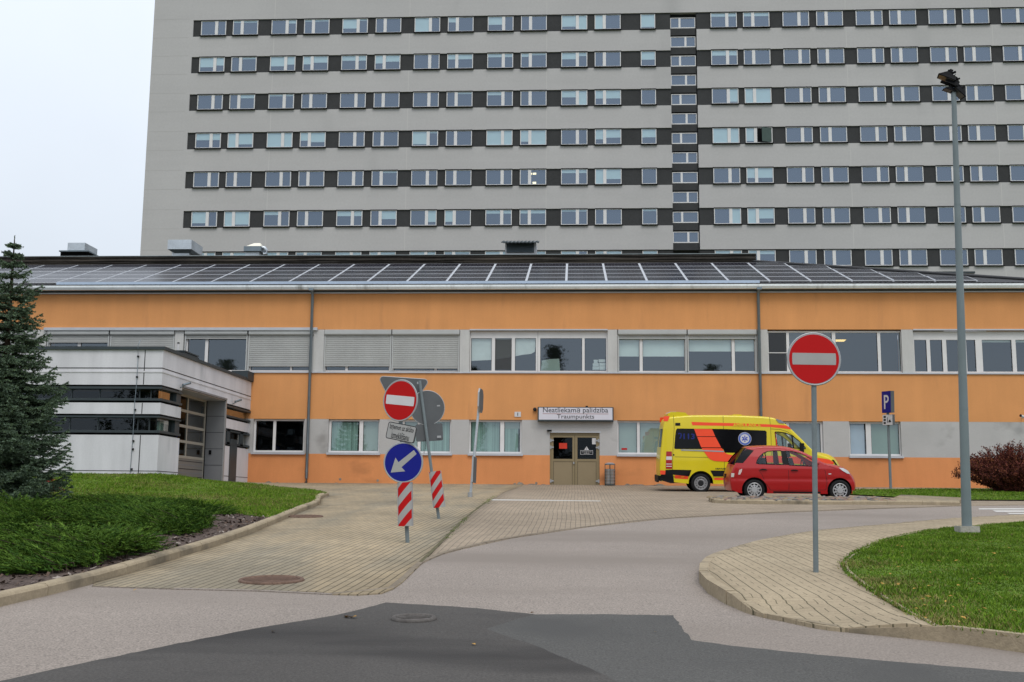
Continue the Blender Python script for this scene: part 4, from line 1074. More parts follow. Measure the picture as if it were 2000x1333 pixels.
# gate recess
M_gate = mat('gate_grey_panel', (.19, .195, .205), .5, .06, 1.5); M_gsec = mat('gate_section', (.20, .185, .165), .5, .05, 2); M_grail = mat('gate_rail', (.34, .31, .26), .45, .05, 2)
XD = AXW-.72
q = MB(); q.box(XD, AXW+.03, y1d-.04, y1d+.03, zf-.05, zd, M_gate)
for i in range(1, 5): z = zf+(zd-zf)*i/5; q.box(XD+.02, AXW, y1d-.044, y1d-.041, z-.008, z+.008, M_ink)
q.box(AXW-.0, AXW+.05, y1d-.05, y1d+.06, zf-.05, zd+.02, M_rim); q.build('gate_reveal', AN)
q = MB(); q.box(AXW-.55, AXW-.45, y1d-.07, y1d-.045, zf+1.05, zf+1.22, M_black); q.build('key_switch', AN)
q = MB(); q.box(XD, AXW+.06, y0d, y1d+.06, zd, zd+.07, M_gate); q.box(XD, AXW-.01, y0d, y1d, zd-.03, zd-.002, M_sill); q.build('gate_lintel', AN)
gd = MB(); yA, yB = y0d-.05, y1d-.14; HG = zd-zf
nrow = 4; zb_ = zf+HG*.27; ph = (zd-.06-zb_)/4
gd.box(XD-.06, XD, yA, yB, zf, zb_, M_gsec)
for i in range(1, 6): z = zf+(zb_-zf)*i/6; gd.box(XD, XD+.006, yA, yB, z-.012, z+.012, M_ink if i % 2 else M_gate)
for r_ in range(5): z = zb_+ph*r_; gd.box(XD-.05, XD+.012, yA, yB, z-.05, z+.05, M_grail)
ym = (yA+yB)/2+.35
for y_ in (yA+.02, ym, yB-.04): gd.box(XD-.05, XD+.010, y_-.05, y_+.05, zf+.02 if y_ != ym else zb_, zd-.06, M_grail)
gd.box(XD-1.4, XD-1.35, yA, yB, zf, zd, mat('garage_inside', (.10, .085, .07), .9, .3, .8)); gd.box(XD, XD+.02, yB, y1d-.045, zf, zd, M_black)
gdo = gd.build('sectional_gate', AN)
for r_ in range(4):
    for s_ in range(2):
        a_, c_ = (yA+.05, ym-.05) if s_ == 0 else (ym+.05, yB-.06)
        p_ = MB(); p_.quad((XD-.02, a_, zb_+ph*r_+.05), (XD-.02, c_, zb_+ph*r_+.05), (XD-.02, c_, zb_+ph*(r_+1)-.05), (XD-.02, a_, zb_+ph*(r_+1)-.05), gp2 if s_ else gp); p_.build('pane', gdo)
# blue six-armed emblem on one pane
def star(mb_, M, r, m_, m2=None):
    for a in (0, 60, 120):
        Ma = M @ Matrix.Rotation(R(a), 4, 'Y'); mb_.box(-r*.19, r*.19, -.003, 0, -r, r, m_, Ma)
    if m2: mb_.box(-r*.05, r*.05, -.005, -.0035, -r*.75, r*.75, m2, M); mb_.box(-r*.2, r*.2, -.005, -.0035, r*.1, r*.25, m2, M)
q = MB(); yc_, zc_ = AX(360, 852.5, XD); star(q, Matrix.Translation((XD+.0, yA+1.45, zb_+ph*1.5)) @ Matrix.Rotation(R(90), 4, 'Z'), .34, mat('emblem_blue', (.03, .06, .42), .5), M_signwhite2); q.build('emblem', gdo)
# dark posts and slot right of the gate
q = MB(); q.box(AXW-.1, AXW+.02, ay(449.5), ay(463.5), zf-.1, az_(850)+.3, M_steel); q.build('dark_door', AN)
q = MB(); 
for y_ in (ay(445), ay(471)): q.box(AXW-.05, AXW+.03, y_-.2, y_+.2, az_(849)+.04, az_(813), M_steel)
q.build('louvre_box', AN)
q = MB(); xj = WX(475, D-.6, 740); q.box(AXW-.6, AXW+.1, D-.9, D-.02, AX(478, 740, AXW)[1]-.02, AX(478, 733, AXW)[1]+.2, M_steel); q.build('flashing_box', AN)
# lightning conductor
X = WX(264.5, AYF, 800); cab = MB(); cab.tube([(X, AYF+.1, z_ct+.25), (X, AYF-.09, z_ct+.02), (X, AYF-.03, az_(700)), (X, AYF-.03, az_(750)), (X-.02, AYF-.05, az_(787)), (X-.02, AYF-.03, az_(850)), (X-.05, AYF-.03, az_(935))], .011, M_pipe, 6)
lc = cab.build('lightning_conductor')
tag(lc, 'thin grey lightning conductor cable running down the front of the concrete garage', 'cable')
for py in (697, 737, 801, 862, 878, 917): q = MB(); q.box(X-.03, X+.03, AYF-.05, AYF-.004, az_(py)-.03, az_(py)+.03, M_ink); q.build('clip', lc)
for px, py, lb in ((352, 752, 'grey bullet camera on the garage wall at the near corner of the gate'), (454.5, 784.5, 'grey bullet camera on the garage wall beyond the gate')):
    y_, z_ = AX(px, py, AXW); c_ = thing('security_camera', lb, 'camera', (AXW, y_, z_), 'bullet cameras on the garage')
    q = MB(); q.tube([(AXW+.16, y_-.18, z_-.03), (AXW+.26, y_+.2, z_+.08)], .045, M_pipe, 12); q.build('body', c_)
    q = MB(); q.tube([(AXW, y_, z_-.1), (AXW+.2, y_, z_)], .02, M_pipe, 8); q.build('bracket', c_)
    q = MB(); q.tube([(AXW+.26, y_+.2, z_+.08), (AXW+.265, y_+.22, z_+.085)], .047, M_ink, 12); q.build('lens', c_)
v = thing('roof_louvre', 'dark slatted ventilation cowl on the flat garage roof', 'roof vent', (WX(347, 40, 690), 40, z_cb))
q = MB()
for i in range(4): rbox(q, 332, 360.5, 684.5+i*4.2, 687+i*4.2, 40, 1.6, M_steel)
q.build('slats', v); q = MB(); rbox(q, 335, 358, 686, 706, 40.1, 1.3, M_black); q.build('core', v)
q = MB(); X = WX(348, 40.6, 680); q.tube([(X, 40.6, WZ(690, 40.6, 348)), (X, 40.6, WZ(670.5, 40.6, 348))], .035, M_signwhite2, 8); q.tube([(X, 40.6, WZ(671.5, 40.6, 348)), (X, 40.6, WZ(669.5, 40.6, 348))], .05, M_ink, 8)
tag(q.build('vent_pipe'), 'thin white vent pipe on the garage roof in front of a pillar', 'pipe')
q = MB(); Z = mz(880.5); X = mx(480.5, 880); q.prism([(X-.12, Z-.1), (X+.12, Z-.1), (X, Z+.12)], D-.004, D-.0005, mat('warning_yellow', (.55, .33, .02), .6)); tag(q.build('warning_sign'), 'tiny yellow triangle warning sign at the left end of the orange wall', 'sign')

# ================================================================== road signs
def fm(px, py, Y, yaw=0, roll=0, pitch=0):
    X, Z = W(px, py, Y)
    return Matrix.Translation((X, Y, Z)) @ Matrix.Rotation(R(yaw), 4, 'Z') @ Matrix.Rotation(R(pitch), 4, 'X') @ Matrix.Rotation(R(roll), 4, 'Y')
def circ(r, n=48): return [(r*math.cos(2*math.pi*i/n), r*math.sin(2*math.pi*i/n)) for i in range(n)]
def disc_sign(parent, M, r, face, kind, name='sign_disc'):
    q = MB(); q.prism(circ(r), 0, .018, M_rim, M=M, msides=M_rim); q.torus((0, .009, 0), r, .011, M_rim, 'y', 48, 6, M)
    q.prism(circ(r*.95), -.002, -.0002, face, M=M)
    if kind == 'noentry':
        hw, hh = r*.815, r*.225; n = 6
        pts = [(hw+.02*r*math.cos(math.pi*(i/n-.5)), hh*math.sin(math.pi*(i/n-.5))) for i in range(n+1)]
        pts = pts+[(-x, z) for x, z in pts[::-1]]
        q.prism(pts, -.004, -.0022, M_signwhite2 if r > .347 else M_signwhite, M=M)
    if kind == 'arrow':
        P = [(398, 592), (290, 684), (265, 652), (238, 760), (345, 745), (315, 718), (421, 618)]
        q.prism([((x-325)/141*r*.98, -(z-683)/141*r) for x, z in P], -.004, -.0022, M_signwhite, M=M)
    o = q.build(name, parent)
    return o
def clip(poly, f):                       # keep the side where f >= 0
    out = []
    for i, p in enumerate(poly):
        a = poly[i-1]; fa, fb = f(a), f(p)
        if (fa >= 0) != (fb >= 0): t = fa/(fa-fb); out.append((a[0]+(p[0]-a[0])*t, a[1]+(p[1]-a[1])*t))
        if fb >= 0: out.append(p)
    return out
def sleeve(parent, M, w_, h_, flip=1):
    """half-round delineator with red and white diagonal stripes"""
    q = MB(); r = w_/2; n = 12; pitch = .30; slope = 1.0
    for i in range(n):
        u0, u1 = -1+2*i/n, -1+2*(i+1)/n
        kk = -8
        while kk < 12:
            lo = kk*pitch/2
            poly = [(u0*r, 0), (u1*r, 0), (u1*r, h_), (u0*r, h_)]
            poly = clip(poly, lambda p: p[1]-slope*p[0]*1.15-lo); poly = clip(poly, lambda p: lo+pitch/2-(p[1]-slope*p[0]*1.15)) if poly else poly
            if len(poly) > 2:
                vs = [(x, -math.sqrt(max(0, r*r-x*x))*.45, z) for x, z in poly]
                q.add(vs, [tuple(range(len(vs)))], M_red if kk % 2 == 0 else M_signwhite, M, True)
            kk += 1
    for s_ in (-1, 1): q.box(s_*r-.008, s_*r+.008, -.004, .06, 0, h_, M_rim, M)
    q.box(-r, r, .05, .06, 0, h_, M_signback, M); q.box(-r, r, -.0, .05, h_-.01, h_, M_signback, M)
    return q.build('striped_sleeve', parent)
def plate(parent, M, w_, h_, face, border=None, r=.04, name='sign_plate', back=M_signback, lines=()):
    def rr(w2, h2, rad, n=4):
        out = []
        for cx, cz, a0 in ((w2-rad, h2-rad, 0), (-w2+rad, h2-rad, 90), (-w2+rad, -h2+rad, 180), (w2-rad, -h2+rad, 270)):
            out += [(cx+rad*math.cos(R(a0+90*i/n)), cz+rad*math.sin(R(a0+90*i/n))) for i in range(n+1)]
        return out
    q = MB(); q.prism(rr(w_/2, h_/2, r), 0, .016, back, M=M)
    if border: q.prism(rr(w_/2*.985, h_/2*.97, r), -.002, -.0002, border, M=M); q.prism(rr(w_/2*.945, h_/2*.90, r*.7), -.004, -.0022, face, M=M)
    else: q.prism(rr(w_/2*.98, h_/2*.98, r), -.002, -.0002, face, M=M)
    for txt, dz, wd, ht in lines: text_mesh(q, txt, .1, M_ink, M @ Matrix.Translation((0, -.0042, dz)), width=wd, height=ht)
    return q.build(name, parent)

# no-entry sign on the right footpath
gx, gy = G(1593, 1119, .1); sc = F/gy
s1 = thing('no_entry_sign', 'red no entry disc on a tall straight grey post in the right footpath', 'road sign', (gx, gy, H(gx, gy)+.1))
tpx, tpz = W(1589.5, 745, gy)
q = MB(); q.tube([(gx, gy, H(gx, gy)-.1), (tpx, gy, tpz), (W(1589, 690, gy)[0], gy, W(1589, 690, gy)[1])], .033, M_post, 14); q.build('post', s1)
disc_sign(s1, fm(1590, 701.5, gy-.045, 2, .5), 50.3/sc*1.005, M_red, 'noentry')
q = MB(); M = fm(1589.7, 701.5, gy-.02); q.box(-.05, .05, 0, .05, -.2, -.14, M_rim, M); q.box(-.05, .05, 0, .05, .14, .2, M_rim, M); q.build('clamp', s1)
# front sign cluster
gx, gy = G(797, 1062); sc = F/gy
s2 = thing('road_sign', 'post with no entry disc, lettered plate, blue arrow disc and red white striped sleeve', 'road sign', (gx, gy, H(gx, gy)))
q = MB(); q.tube([(gx, gy, H(gx, gy)-.1), (W(790, 945, gy)[0], gy, W(790, 945, gy)[1]), (W(778, 748, gy)[0], gy, W(778, 748, gy)[1])], .034, M_post, 12); q.build('post', s2)
sleeve(s2, fm(791.5, 1028, gy-.06, -4, -2.2), 27.5/sc, 84/sc)
disc_sign(s2, fm(787.5, 903.5, gy-.09, -6, 3), 38.6/sc, M_blue, 'arrow')
plate(s2, fm(783.5, 845, gy-.06, -24, 10.5, -3), 66/sc*1.03, 33.5/sc, M_signwhite, M_ink, lines=[('Izņemot uz akūto', .062, .485, .115), ('izmeklēšanu', -.062, .36, .115)])
disc_sign(s2, fm(781.5, 782.5, gy-.06, -26, 6.5), 40.3/sc, M_red, 'noentry')
# leaning sign seen from behind
gx, gy = G(859, 1015); sc = F/gy
s3 = thing('road_sign', 'leaning post carrying grey backs of a triangle, a disc and a plate, with striped sleeve', 'road sign', (gx, gy, H(gx, gy)))
q = MB(); q.tube([(gx, gy, H(gx, gy)-.1), (W(843.5, 925, gy)[0], gy, W(843.5, 925, gy)[1]), (W(819.5, 744, gy)[0], gy, W(819.5, 744, gy)[1])], .034, M_post, 12); q.build('post', s3)
sleeve(s3, fm(858, 991.5, gy-.06, 2, -8.2), 22.5/sc, 70/sc)
M = fm(834.5, 797, gy+.05, 12, -4)
q = MB(); q.prism(circ(34/sc), 0, .016, M_signback, M=M); q.torus((0, .008, 0), 34/sc, .010, M_rim, 'y', 40, 6, M); q.box(.22, .29, -.003, -.0005, .02, .05, M_rim, M); q.build('sign_disc', s3)
M = fm(787, 765, gy+.06, 8, 3); a_ = 45/sc
tri = []
for cx, cz, d0 in ((-a_+.05, .24, 90), (0, -.55, 210), (a_-.05, .24, 330)):
    tri += [(cx+.07*math.cos(R(d0+120*i/5)), cz+.07*math.sin(R(d0+120*i/5))) for i in range(6)]
q = MB(); q.prism(tri, 0, .016, M_signback, M=M); q.box(.30, .37, -.003, -.0005, .19, .24, M_rim, M)
for i in range(len(tri)):
    p, p2 = tri[i], tri[(i+1) % len(tri)]; q.tube([M @ Vector((p[0], .008, p[1])), M @ Vector((p2[0], .008, p2[1]))], .011, M_rim, 6, caps=False)
q.build('sign_triangle', s3)
plate(s3, fm(838.5, 845, gy+.06, 10, -4), 53/sc, 34/sc, M_signback); q = MB(); M = fm(858, 853, gy+.055, 10, -4); q.box(-.05, .04, -.003, -.0005, -.03, .02, M_rim, M); q.build('maker_sticker', s3)
q = MB()
for dx_ in (-6, -3, 1): X, Z = W(834+dx_, 860, gy+.04); q.tube([(X, gy+.04, Z), (X+.01, gy+.03, Z-.12-.03*abs(dx_))], .006, M_ink, 5)
q.build('cable_tie', s3)
# leaning pole with signs edge on
gx, gy = G(918, 972); sc = F/gy
s4 = thing('road_sign', 'slim leaning galvanised pole with a cut cornered sign seen almost edge on', 'road sign', (gx, gy, H(gx, gy)))
q = MB(); q.tube([(gx, gy, H(gx, gy)-.1), (W(938.5, 762, gy)[0], gy, W(938.5, 762, gy)[1])], .042, M_galv, 10); q.cyl((gx, gy, H(gx, gy)), .075, .16, M_rim, 'z', 10); q.build('post', s4)
M = fm(940, 783, gy-.10, 80, 5); q = MB(); a_, h_ = .26, 23/sc
q.prism([(-a_, -h_*.6), (-a_*.6, -h_), (a_*.6, -h_), (a_, -h_*.6), (a_, h_*.6), (a_*.6, h_), (-a_*.6, h_), (-a_, h_*.6)], 0, .05, M_signback, M=M, msides=M_rim); q.build('sign_plate', s4)
M = fm(927.5, 918, gy-.08, 80, 5); q = MB(); q.prism([(-.2, -.40), (.2, -.40), (.2, .40), (-.2, .40)], 0, .05, M_signback, M=M, msides=M_rim); q.build('lower_plate', s4)
# parking sign by the wall
gx, gy = WX(1739.5, 44.6, 950), 44.6; sc = F/gy
s5 = thing('parking_sign', 'blue parking sign with small white plate on a thin post by the wall', 'road sign', (gx, gy, H(gx, gy)))
q = MB(); q.tube([(gx, gy, H(gx, gy)-.1), (W(1732.5, 768, gy)[0], gy, W(1732.5, 768, gy)[1])], .055, M_post, 10); q.build('post', s5)
M = fm(1731, 785.5, gy-.10, -71, 2)
pl = MB(); pl.box(-.30, .30, 0, .16, -.43, .43, M_signback, M); pl.box(-.295, .295, -.003, -.0005, -.425, .425, M_blue, M)
pl.box(-.15, -.06, -.006, -.0035, -.28, .28, M_signwhite2, M)
nn = 10; outer = [(.0+.17*math.cos(R(90-180*i/nn)), .12+.16*math.sin(R(90-180*i/nn))) for i in range(nn+1)]; inn = [(.0+.085*math.cos(R(90-180*i/nn)), .12+.08*math.sin(R(90-180*i/nn))) for i in range(nn+1)]
pl.prism([(-.06, .28)]+outer+[(-.06, -.04), (-.06, .04)]+inn[::-1]+[(-.06, .20)], -.006, -.0035, M_signwhite2, M=M); pl.build('sign_plate', s5)
M = fm(1733.5, 820.5, gy-.10, -62, 2); pl = MB(); pl.box(-.27, .27, 0, .12, -.21, .21, M_signback, M); pl.box(-.265, .265, -.003, -.0005, -.205, .205, M_signwhite2, M)
for i in range(3): pl.box(-.21, -.09, -.006, -.0035, -.16+i*.12, -.08+i*.12, M_ink, M)
pl.box(-.02, .01, -.006, -.0035, -.12, .1, M_ink, M); pl.box(.05, .2, -.006, -.0035, -.1, -.06, M_ink, M); pl.box(.08, .17, -.006, -.0035, -.06, 0, M_ink, M); pl.build('lower_plate', s5)

# ================================================================== lamp post
gx, gy = G(1889, 1040, .12); gz = H(gx, gy)+.1
lp = thing('lamp_post', 'tall grey mast with dark floodlights on a concrete block in the right lawn', 'lamp post', (gx, gy, gz))
q = MB(); q.prism([(gx-.17, gy-.17), (gx+.17, gy-.17), (gx+.17, gy+.17), (gx-.17, gy+.17)], gz-.2, gz+.13, M_oldconc if False else mat('block_concrete', (.36, .34, .30), .9, .15, 4, .15, 30, .3, 50), 'z'); q.build('concrete_base', lp)
pts = [W(px, py, gy) for px, py in ((1888.5, 1032), (1882, 800), (1875, 560), (1868.5, 360), (1862.5, 176))]
rs = [.088, .078, .066, .055, .044]
q = MB(); q.tube([(x, gy, z) for x, z in pts], rs, M_lamp, 18)
for py, px in ((798, 1882), (400, 1870)): X, Z = W(px, py, gy); q.tube([(X, gy, Z-.02), (X, gy, Z+.02)], .08 if py > 600 else .06, M_lamp, 18)
q.build('mast', lp)
M_flood = mat('floodlight_black', (.006, .0065, .008), .6, spec=.1); M_lens = mat('floodlight_lens', (.06, .06, .06), .2, spec=.4)
def flood(px, py, yaw, tilt, s):
    X, Z = W(px, py, gy); M = Matrix.Translation((X, gy, Z)) @ Matrix.Rotation(R(yaw), 4, 'Z') @ Matrix.Rotation(R(tilt), 4, 'Y') @ Matrix.Scale(s, 4)
    q = MB()                                        # wedge body: lamp opening faces down (-z), hood to +x
    q.add([(-.22, -.16, 0), (.22, -.16, 0), (.22, .16, 0), (-.22, .16, 0), (-.20, -.12, .10), (.05, -.11, .16), (.05, .11, .16), (-.20, .12, .10)], [(0, 3, 2, 1), (0, 1, 5, 4), (1, 2, 6, 5), (2, 3, 7, 6), (3, 0, 4, 7), (4, 5, 6, 7)], M_flood, M)
    q.box(-.06, .02, -.10, .10, .15, .24, M_flood, M); q.tube([(0, 0, .1), (-.12, 0, .26)], .03, M_flood, 8, M)
    for i in range(4): q.box(-.15+i*.05, -.135+i*.05, -.1, .1, .1, .17, M_flood, M)
    o = q.build('floodlight', lp)
    q = MB(); q.box(-.19, .19, -.13, .13, -.012, -.002, M_lens, M); q.build('lens', o)
flood(1848, 155, 170, -28, .78); flood(1859, 165, 150, -35, .62); flood(1853, 178, 185, -20, .5); flood(1871, 183, 10, 42, .62)
q = MB(); X, Z = W(1859, 172, gy); q.tube([(X-.2, gy, Z+.13), (X+.18, gy, Z-.02)], .03, M_flood, 8); q.tube([(X, gy, Z-.1), (W(1854, 137, gy)[0], gy, W(1854, 137, gy)[1])], .028, M_flood, 8); q.build('cross_arm', lp)
# ================================================================== vehicles
def surf_poly(mb_, outline, holes, yf, side, m, off=0, cell=.12, smooth=True):
    """outline with holes in side view (x, z), wrapped on the flank y = side*(yf(x,z)+off)"""
    loops = [[Vector((x, z, 0)) for x, z in l] for l in [outline]+list(holes)]
    tri = tessellate_polygon(loops)
    flat = [v for l in loops for v in l]
    bm = bmesh.new(); bv = [bm.verts.new(v) for v in flat]
    for t in tri:
        try: bm.faces.new([bv[i] for i in t])
        except ValueError: pass
    xs = [v.x for v in flat]; zs = [v.y for v in flat]
    for ax, lo, hi in ((0, min(xs), max(xs)), (1, min(zs), max(zs))):
        a = math.floor(lo/cell)*cell+cell
        while a < hi-1e-4:
            no = (1, 0, 0) if ax == 0 else (0, 1, 0); co = (a, 0, 0) if ax == 0 else (0, a, 0)
            bmesh.ops.bisect_plane(bm, geom=bm.verts[:]+bm.edges[:]+bm.faces[:], plane_co=co, plane_no=no, dist=1e-5); a += cell
    bm.verts.index_update(); vs = [(v.co.x, side*(yf(v.co.x, v.co.y)+off), v.co.y) for v in bm.verts]; fs = []
    for f in bm.faces:
        f.normal_update(); idx = [v.index for v in f.verts]
        # seen from outside: side -1 looks from -y (x right, z up): counter-clockwise in (x,z) faces -y
        if (f.normal.z > 0) != (side < 0): idx = idx[::-1]
        fs.append(tuple(idx))
    bm.free(); mb_.add(vs, fs, m, None, smooth)
def ribbon(mb_, pts, w_, yf, side, m, off):
    for (x0, z0), (x1, z1) in zip(pts, pts[1:]):
        n_ = max(1, int(math.hypot(x1-x0, z1-z0)/.12)); d = Vector((x1-x0, z1-z0)).normalized(); nx, nz = -d.y*w_/2, d.x*w_/2
        for i in range(n_):
            a, c = i/n_, (i+1)/n_
            q = [(x0+(x1-x0)*a+nx, z0+(z1-z0)*a+nz), (x0+(x1-x0)*a-nx, z0+(z1-z0)*a-nz), (x0+(x1-x0)*c-nx, z0+(z1-z0)*c-nz), (x0+(x1-x0)*c+nx, z0+(z1-z0)*c+nz)]
            if side > 0: q = q[::-1]
            mb_.add([(x, side*(yf(x, z)+off), z) for x, z in q], [(0, 1, 2, 3)], m)
def densify(pts, step):
    out = []
    for a, b_ in zip(pts, pts[1:]):
        n_ = max(1, int(round(math.hypot(b_[0]-a[0], b_[1]-a[1])/step)))
        out += [(a[0]+(b_[0]-a[0])*i/n_, a[1]+(b_[1]-a[1])*i/n_) for i in range(n_)]
    out.append(pts[-1]); return out
def spline(pts, n=5):
    return smooth_path(pts, n)
def hull(prof, yf, r, crown, skip):
    """silhouette strip over the top: returns inset side profile and a function that adds strip faces i..j"""
    P = [Vector(p) for p in prof]; N_ = []
    for i in range(len(P)):
        t = (P[min(i+1, len(P)-1)]-P[max(i-1, 0)]).normalized(); N_.append(Vector((-t.y, t.x)))    # profile runs rear -> front over the top: left normal points out
    ins = [p-n*r for p, n in zip(P, N_)]
    def rowof(i):
        c = []; Y = yf(ins[i].x, ins[i].y)
        for k_ in range(0, 6):
            a = math.pi/2*k_/5; q = ins[i]+N_[i]*r*math.sin(a); c.append((q.x, -(Y-r+r*math.cos(a)), q.y))
        cr = crown(i/(len(P)-1), ins[i].x)
        for k_ in range(1, 6):
            y = (Y-r)*(1-k_/5.0); q = P[i]+N_[i]*cr*(1-(y/(Y-r))**2); c.append((q.x, -y, q.y))
        return c+[(x, -y, z) for x, y, z in c[-2::-1]]
    rws = [rowof(i) for i in range(len(P))]
    def faces(mb_, i0, i1, m, j0=0, j1=None, off=0):
        nn = len(rws[0]); j1 = nn-1 if j1 is None else j1; vs = []; w_ = j1-j0+1
        for i in range(i0, i1+1):
            for j in range(j0, j1+1):
                x, y, z = rws[i][j]; vs.append((x+N_[i].x*off, y, z+N_[i].y*off))
        fs = [(i*w_+j, i*w_+j+1, (i+1)*w_+j+1, (i+1)*w_+j) for i in range(i1-i0) for j in range(w_-1)]
        mb_.add(vs, [f[::-1] for f in fs], m, None, True)
    return [(v.x, v.y) for v in ins], faces, P
def arch(cx, cz, r, zb, n=14):
    a0 = math.asin((zb-cz)/r); return [(cx-r*math.cos(a0+(math.pi-2*a0)*i/n), cz+r*math.sin(a0+(math.pi-2*a0)*i/n)) for i in range(n+1)]
M_tyre = mat('tyre_rubber', (.016, .016, .017), .85, .2, 6, bump=.2, bscale=50)
def wheel(parent, cx, cy, r, rr, wd, side, style, mrim, name='wheel'):
    t = MB(); out = side
    prof = [(rr*.98, -.02), (rr*1.06, .0), (r*.9, .012), (r*.985, -.02), (r, -.05), (r, -wd+.05), (r*.98, -wd+.02), (rr, -wd)]
    n = 36; vs = []
    for i in range(n):
        a = 2*math.pi*i/n
        for rad, d in prof: vs.append((cx+rad*math.cos(a), cy+out*d, r+rad*math.sin(a)))
    kk = len(prof); fs = [(i*kk+j, i*kk+j+1, ((i+1) % n)*kk+j+1, ((i+1) % n)*kk+j) for i in range(n) for j in range(kk-1)]
    if out > 0: fs = [f[::-1] for f in fs]
    t.add(vs, fs, M_tyre, None, True); wo_ = t.build(name, parent)
    q = MB(); q.cyl((cx, cy-out*.06, r), rr*1.0, .01, M_black, 'y', 32)
    M = Matrix.Translation((cx, cy, r))
    yo = lambda d: out*d
    q.torus((cx, cy-out*.012, r), rr*.95, rr*.07, mrim, 'y', 36, 8)
    if style == 'hub':                                    # trim with ten rounded openings
        q.cyl((cx, cy-out*.03, r), rr*.45, out*.03, mrim, 'y', 24, rr*.38)
        for i in range(10):
            Mi = M @ Matrix.Rotation(2*math.pi*i/10, 4, 'Y'); w0, w1 = rr*.10, rr*.085
            q.add([(-w0, yo(-.012), rr*.3), (w0, yo(-.012), rr*.3), (w1, yo(-.018), rr*.93), (-w1, yo(-.018), rr*.93), (-w0, yo(-.05), rr*.3), (w0, yo(-.05), rr*.3), (w1, yo(-.05), rr*.93), (-w1, yo(-.05), rr*.93)], [(0, 1, 2, 3), (0, 4, 5, 1), (1, 5, 6, 2), (3, 2, 6, 7), (0, 3, 7, 4)], mrim, Mi)
        q.torus((cx, cy-out*.025, r), rr*.62, rr*.055, mrim, 'y', 30, 6)
    else:                                                 # steel wheel with holes and dark hub
        q.cyl((cx, cy-out*.05, r), rr*.92, out*.012, mrim, 'y', 32)
        q.torus((cx, cy-out*.035, r), rr*.55, rr*.09, mrim, 'y', 30, 8)
        q.cyl((cx, cy-out*.035, r), rr*.42, out*.03, M_ink, 'y', 20, rr*.3)
        for i in range(12): a = 2*math.pi*i/12; q.cyl((cx+rr*.75*math.cos(a), cy-out*.037, r+rr*.75*math.sin(a)), rr*.06, out*.002, M_black, 'y', 8)
    q.build('rim', wo_)
    return wo_
SLOPE = math.atan(.05)
def Zx(X): return (X-687)/308.0
def Zz(y): return (867-y)/308.0
# ------------------------------------------------------------------ red hatchback
yn = 35.0; cs = 1.078
car = thing('red_car', 'small red five door hatchback parked behind the cobbled island beside the ambulance', 'car', (WX(1418.2, yn, 950), yn+.83*cs, H(0, yn)+.012), local=True)
car.rotation_euler = (SLOPE, 0, 0); car.scale = (cs,)*3
M_carred = mat('red_car_paint', (.36, .008, .010), .3, .03, 2, coat=.35, spec=.3)
M_trim = mat('black_plastic', (.010, .010, .011), .6, spec=.15)
M_tint = mat('black_tinted_glass', (.004, .004, .005), .08, spec=.22)
G_car = glass('car_glass', (.85, .92, 1), .05, (.82, .88, .86), .01)
def sst(a): a = max(0, min(1, a)); return a*a*(3-2*a)
def cyf(x, z):
    y = .83*(1-.11*max(0, (.62-x)/.62)**2-.20*max(0, (x-2.85)/.87)**2.2)
    if z > .92: y -= .30*(z-.92)+.10*max(0, z-1.25)
    if z < .55: y -= .10*(.55-z)
    return y-.012*math.exp(-((z-.62)/.06)**2)
prof = spline([(.17, .27), (.135, .42), (.125, .55), (.14, .70), (.175, .80), (.235, .96), (.315, 1.11), (.44, 1.29), (.60, 1.46), (.70, 1.515), (.886, 1.535), (1.15, 1.55), (1.45, 1.55), (1.72, 1.535), (1.99, 1.485), (2.25, 1.40), (2.445, 1.305), (2.64, 1.19), (2.83, 1.085), (3.09, 1.01), (3.29, .945), (3.46, .86), (3.60, .73), (3.69, .58), (3.72, .43), (3.70, .30)], 3)
ins, strip, P = hull(prof, cyf, .06, lambda t, x: .035+.10*sst((x-2.9)/.8)+.02*sst((.5-x)/.5), None)
zb = .20
bottom = [(3.632, zb+.006)]+arch(3.256, .30, .365, zb)[::-1]+arch(.815, .30, .365, zb)[::-1]+[(.34, zb+.02), (.22, .27)]
side_out = ins+[p for p in bottom]
win_r = [(Zx(958), Zz(540)), (Zx(966), Zz(515)), (Zx(988), Zz(482)), (Zx(1025), Zz(450)), (Zx(1062), Zz(434)), (Zx(1120), Zz(427)), (Zx(1186), Zz(426)), (Zx(1200), Zz(550)), (Zx(985), Zz(545))]
win_f = [(Zx(1222), Zz(427)), (Zx(1290), Zz(433)), (Zx(1345), Zz(448)), (Zx(1400), Zz(472)), (Zx(1450), Zz(502)), (Zx(1490), Zz(530)), (Zx(1492), Zz(562)), (Zx(1440), Zz(562)), (Zx(1247), Zz(554))]
bd = MB()
for s_ in (-1, 1): surf_poly(bd, side_out, [win_r, win_f], cyf, s_, M_carred)
def near(xq, zmin): return min(range(len(P)), key=lambda i: abs(P[i].x-xq)+(5 if P[i].y < zmin else 0))
i_rg0, i_rg1, i_ws0, i_ws1 = near(.26, .9), near(.63, 1.2), near(2.02, 1.2), near(2.80, 1.0)
nW = 21
strip(bd, 0, i_rg0, M_carred); strip(bd, i_rg1, i_ws0, M_carred); strip(bd, i_ws1, len(P)-1, M_carred)
for i0, i1, jj in ((i_rg0, i_rg1, 4), (i_ws0, i_ws1, 4)): strip(bd, i0, i1, M_carred, 0, jj); strip(bd, i0, i1, M_carred, 20-jj, 20)
bd.prism([(.3, zb+.03), (3.5, zb+.03), (3.5, zb+.05), (.3, zb+.05)], -.68, .68, M_trim)
body = bd.build('body', car)
g = MB(); strip(g, i_ws0, i_ws1, G_car, 4, 16); g.build('windscreen', car)
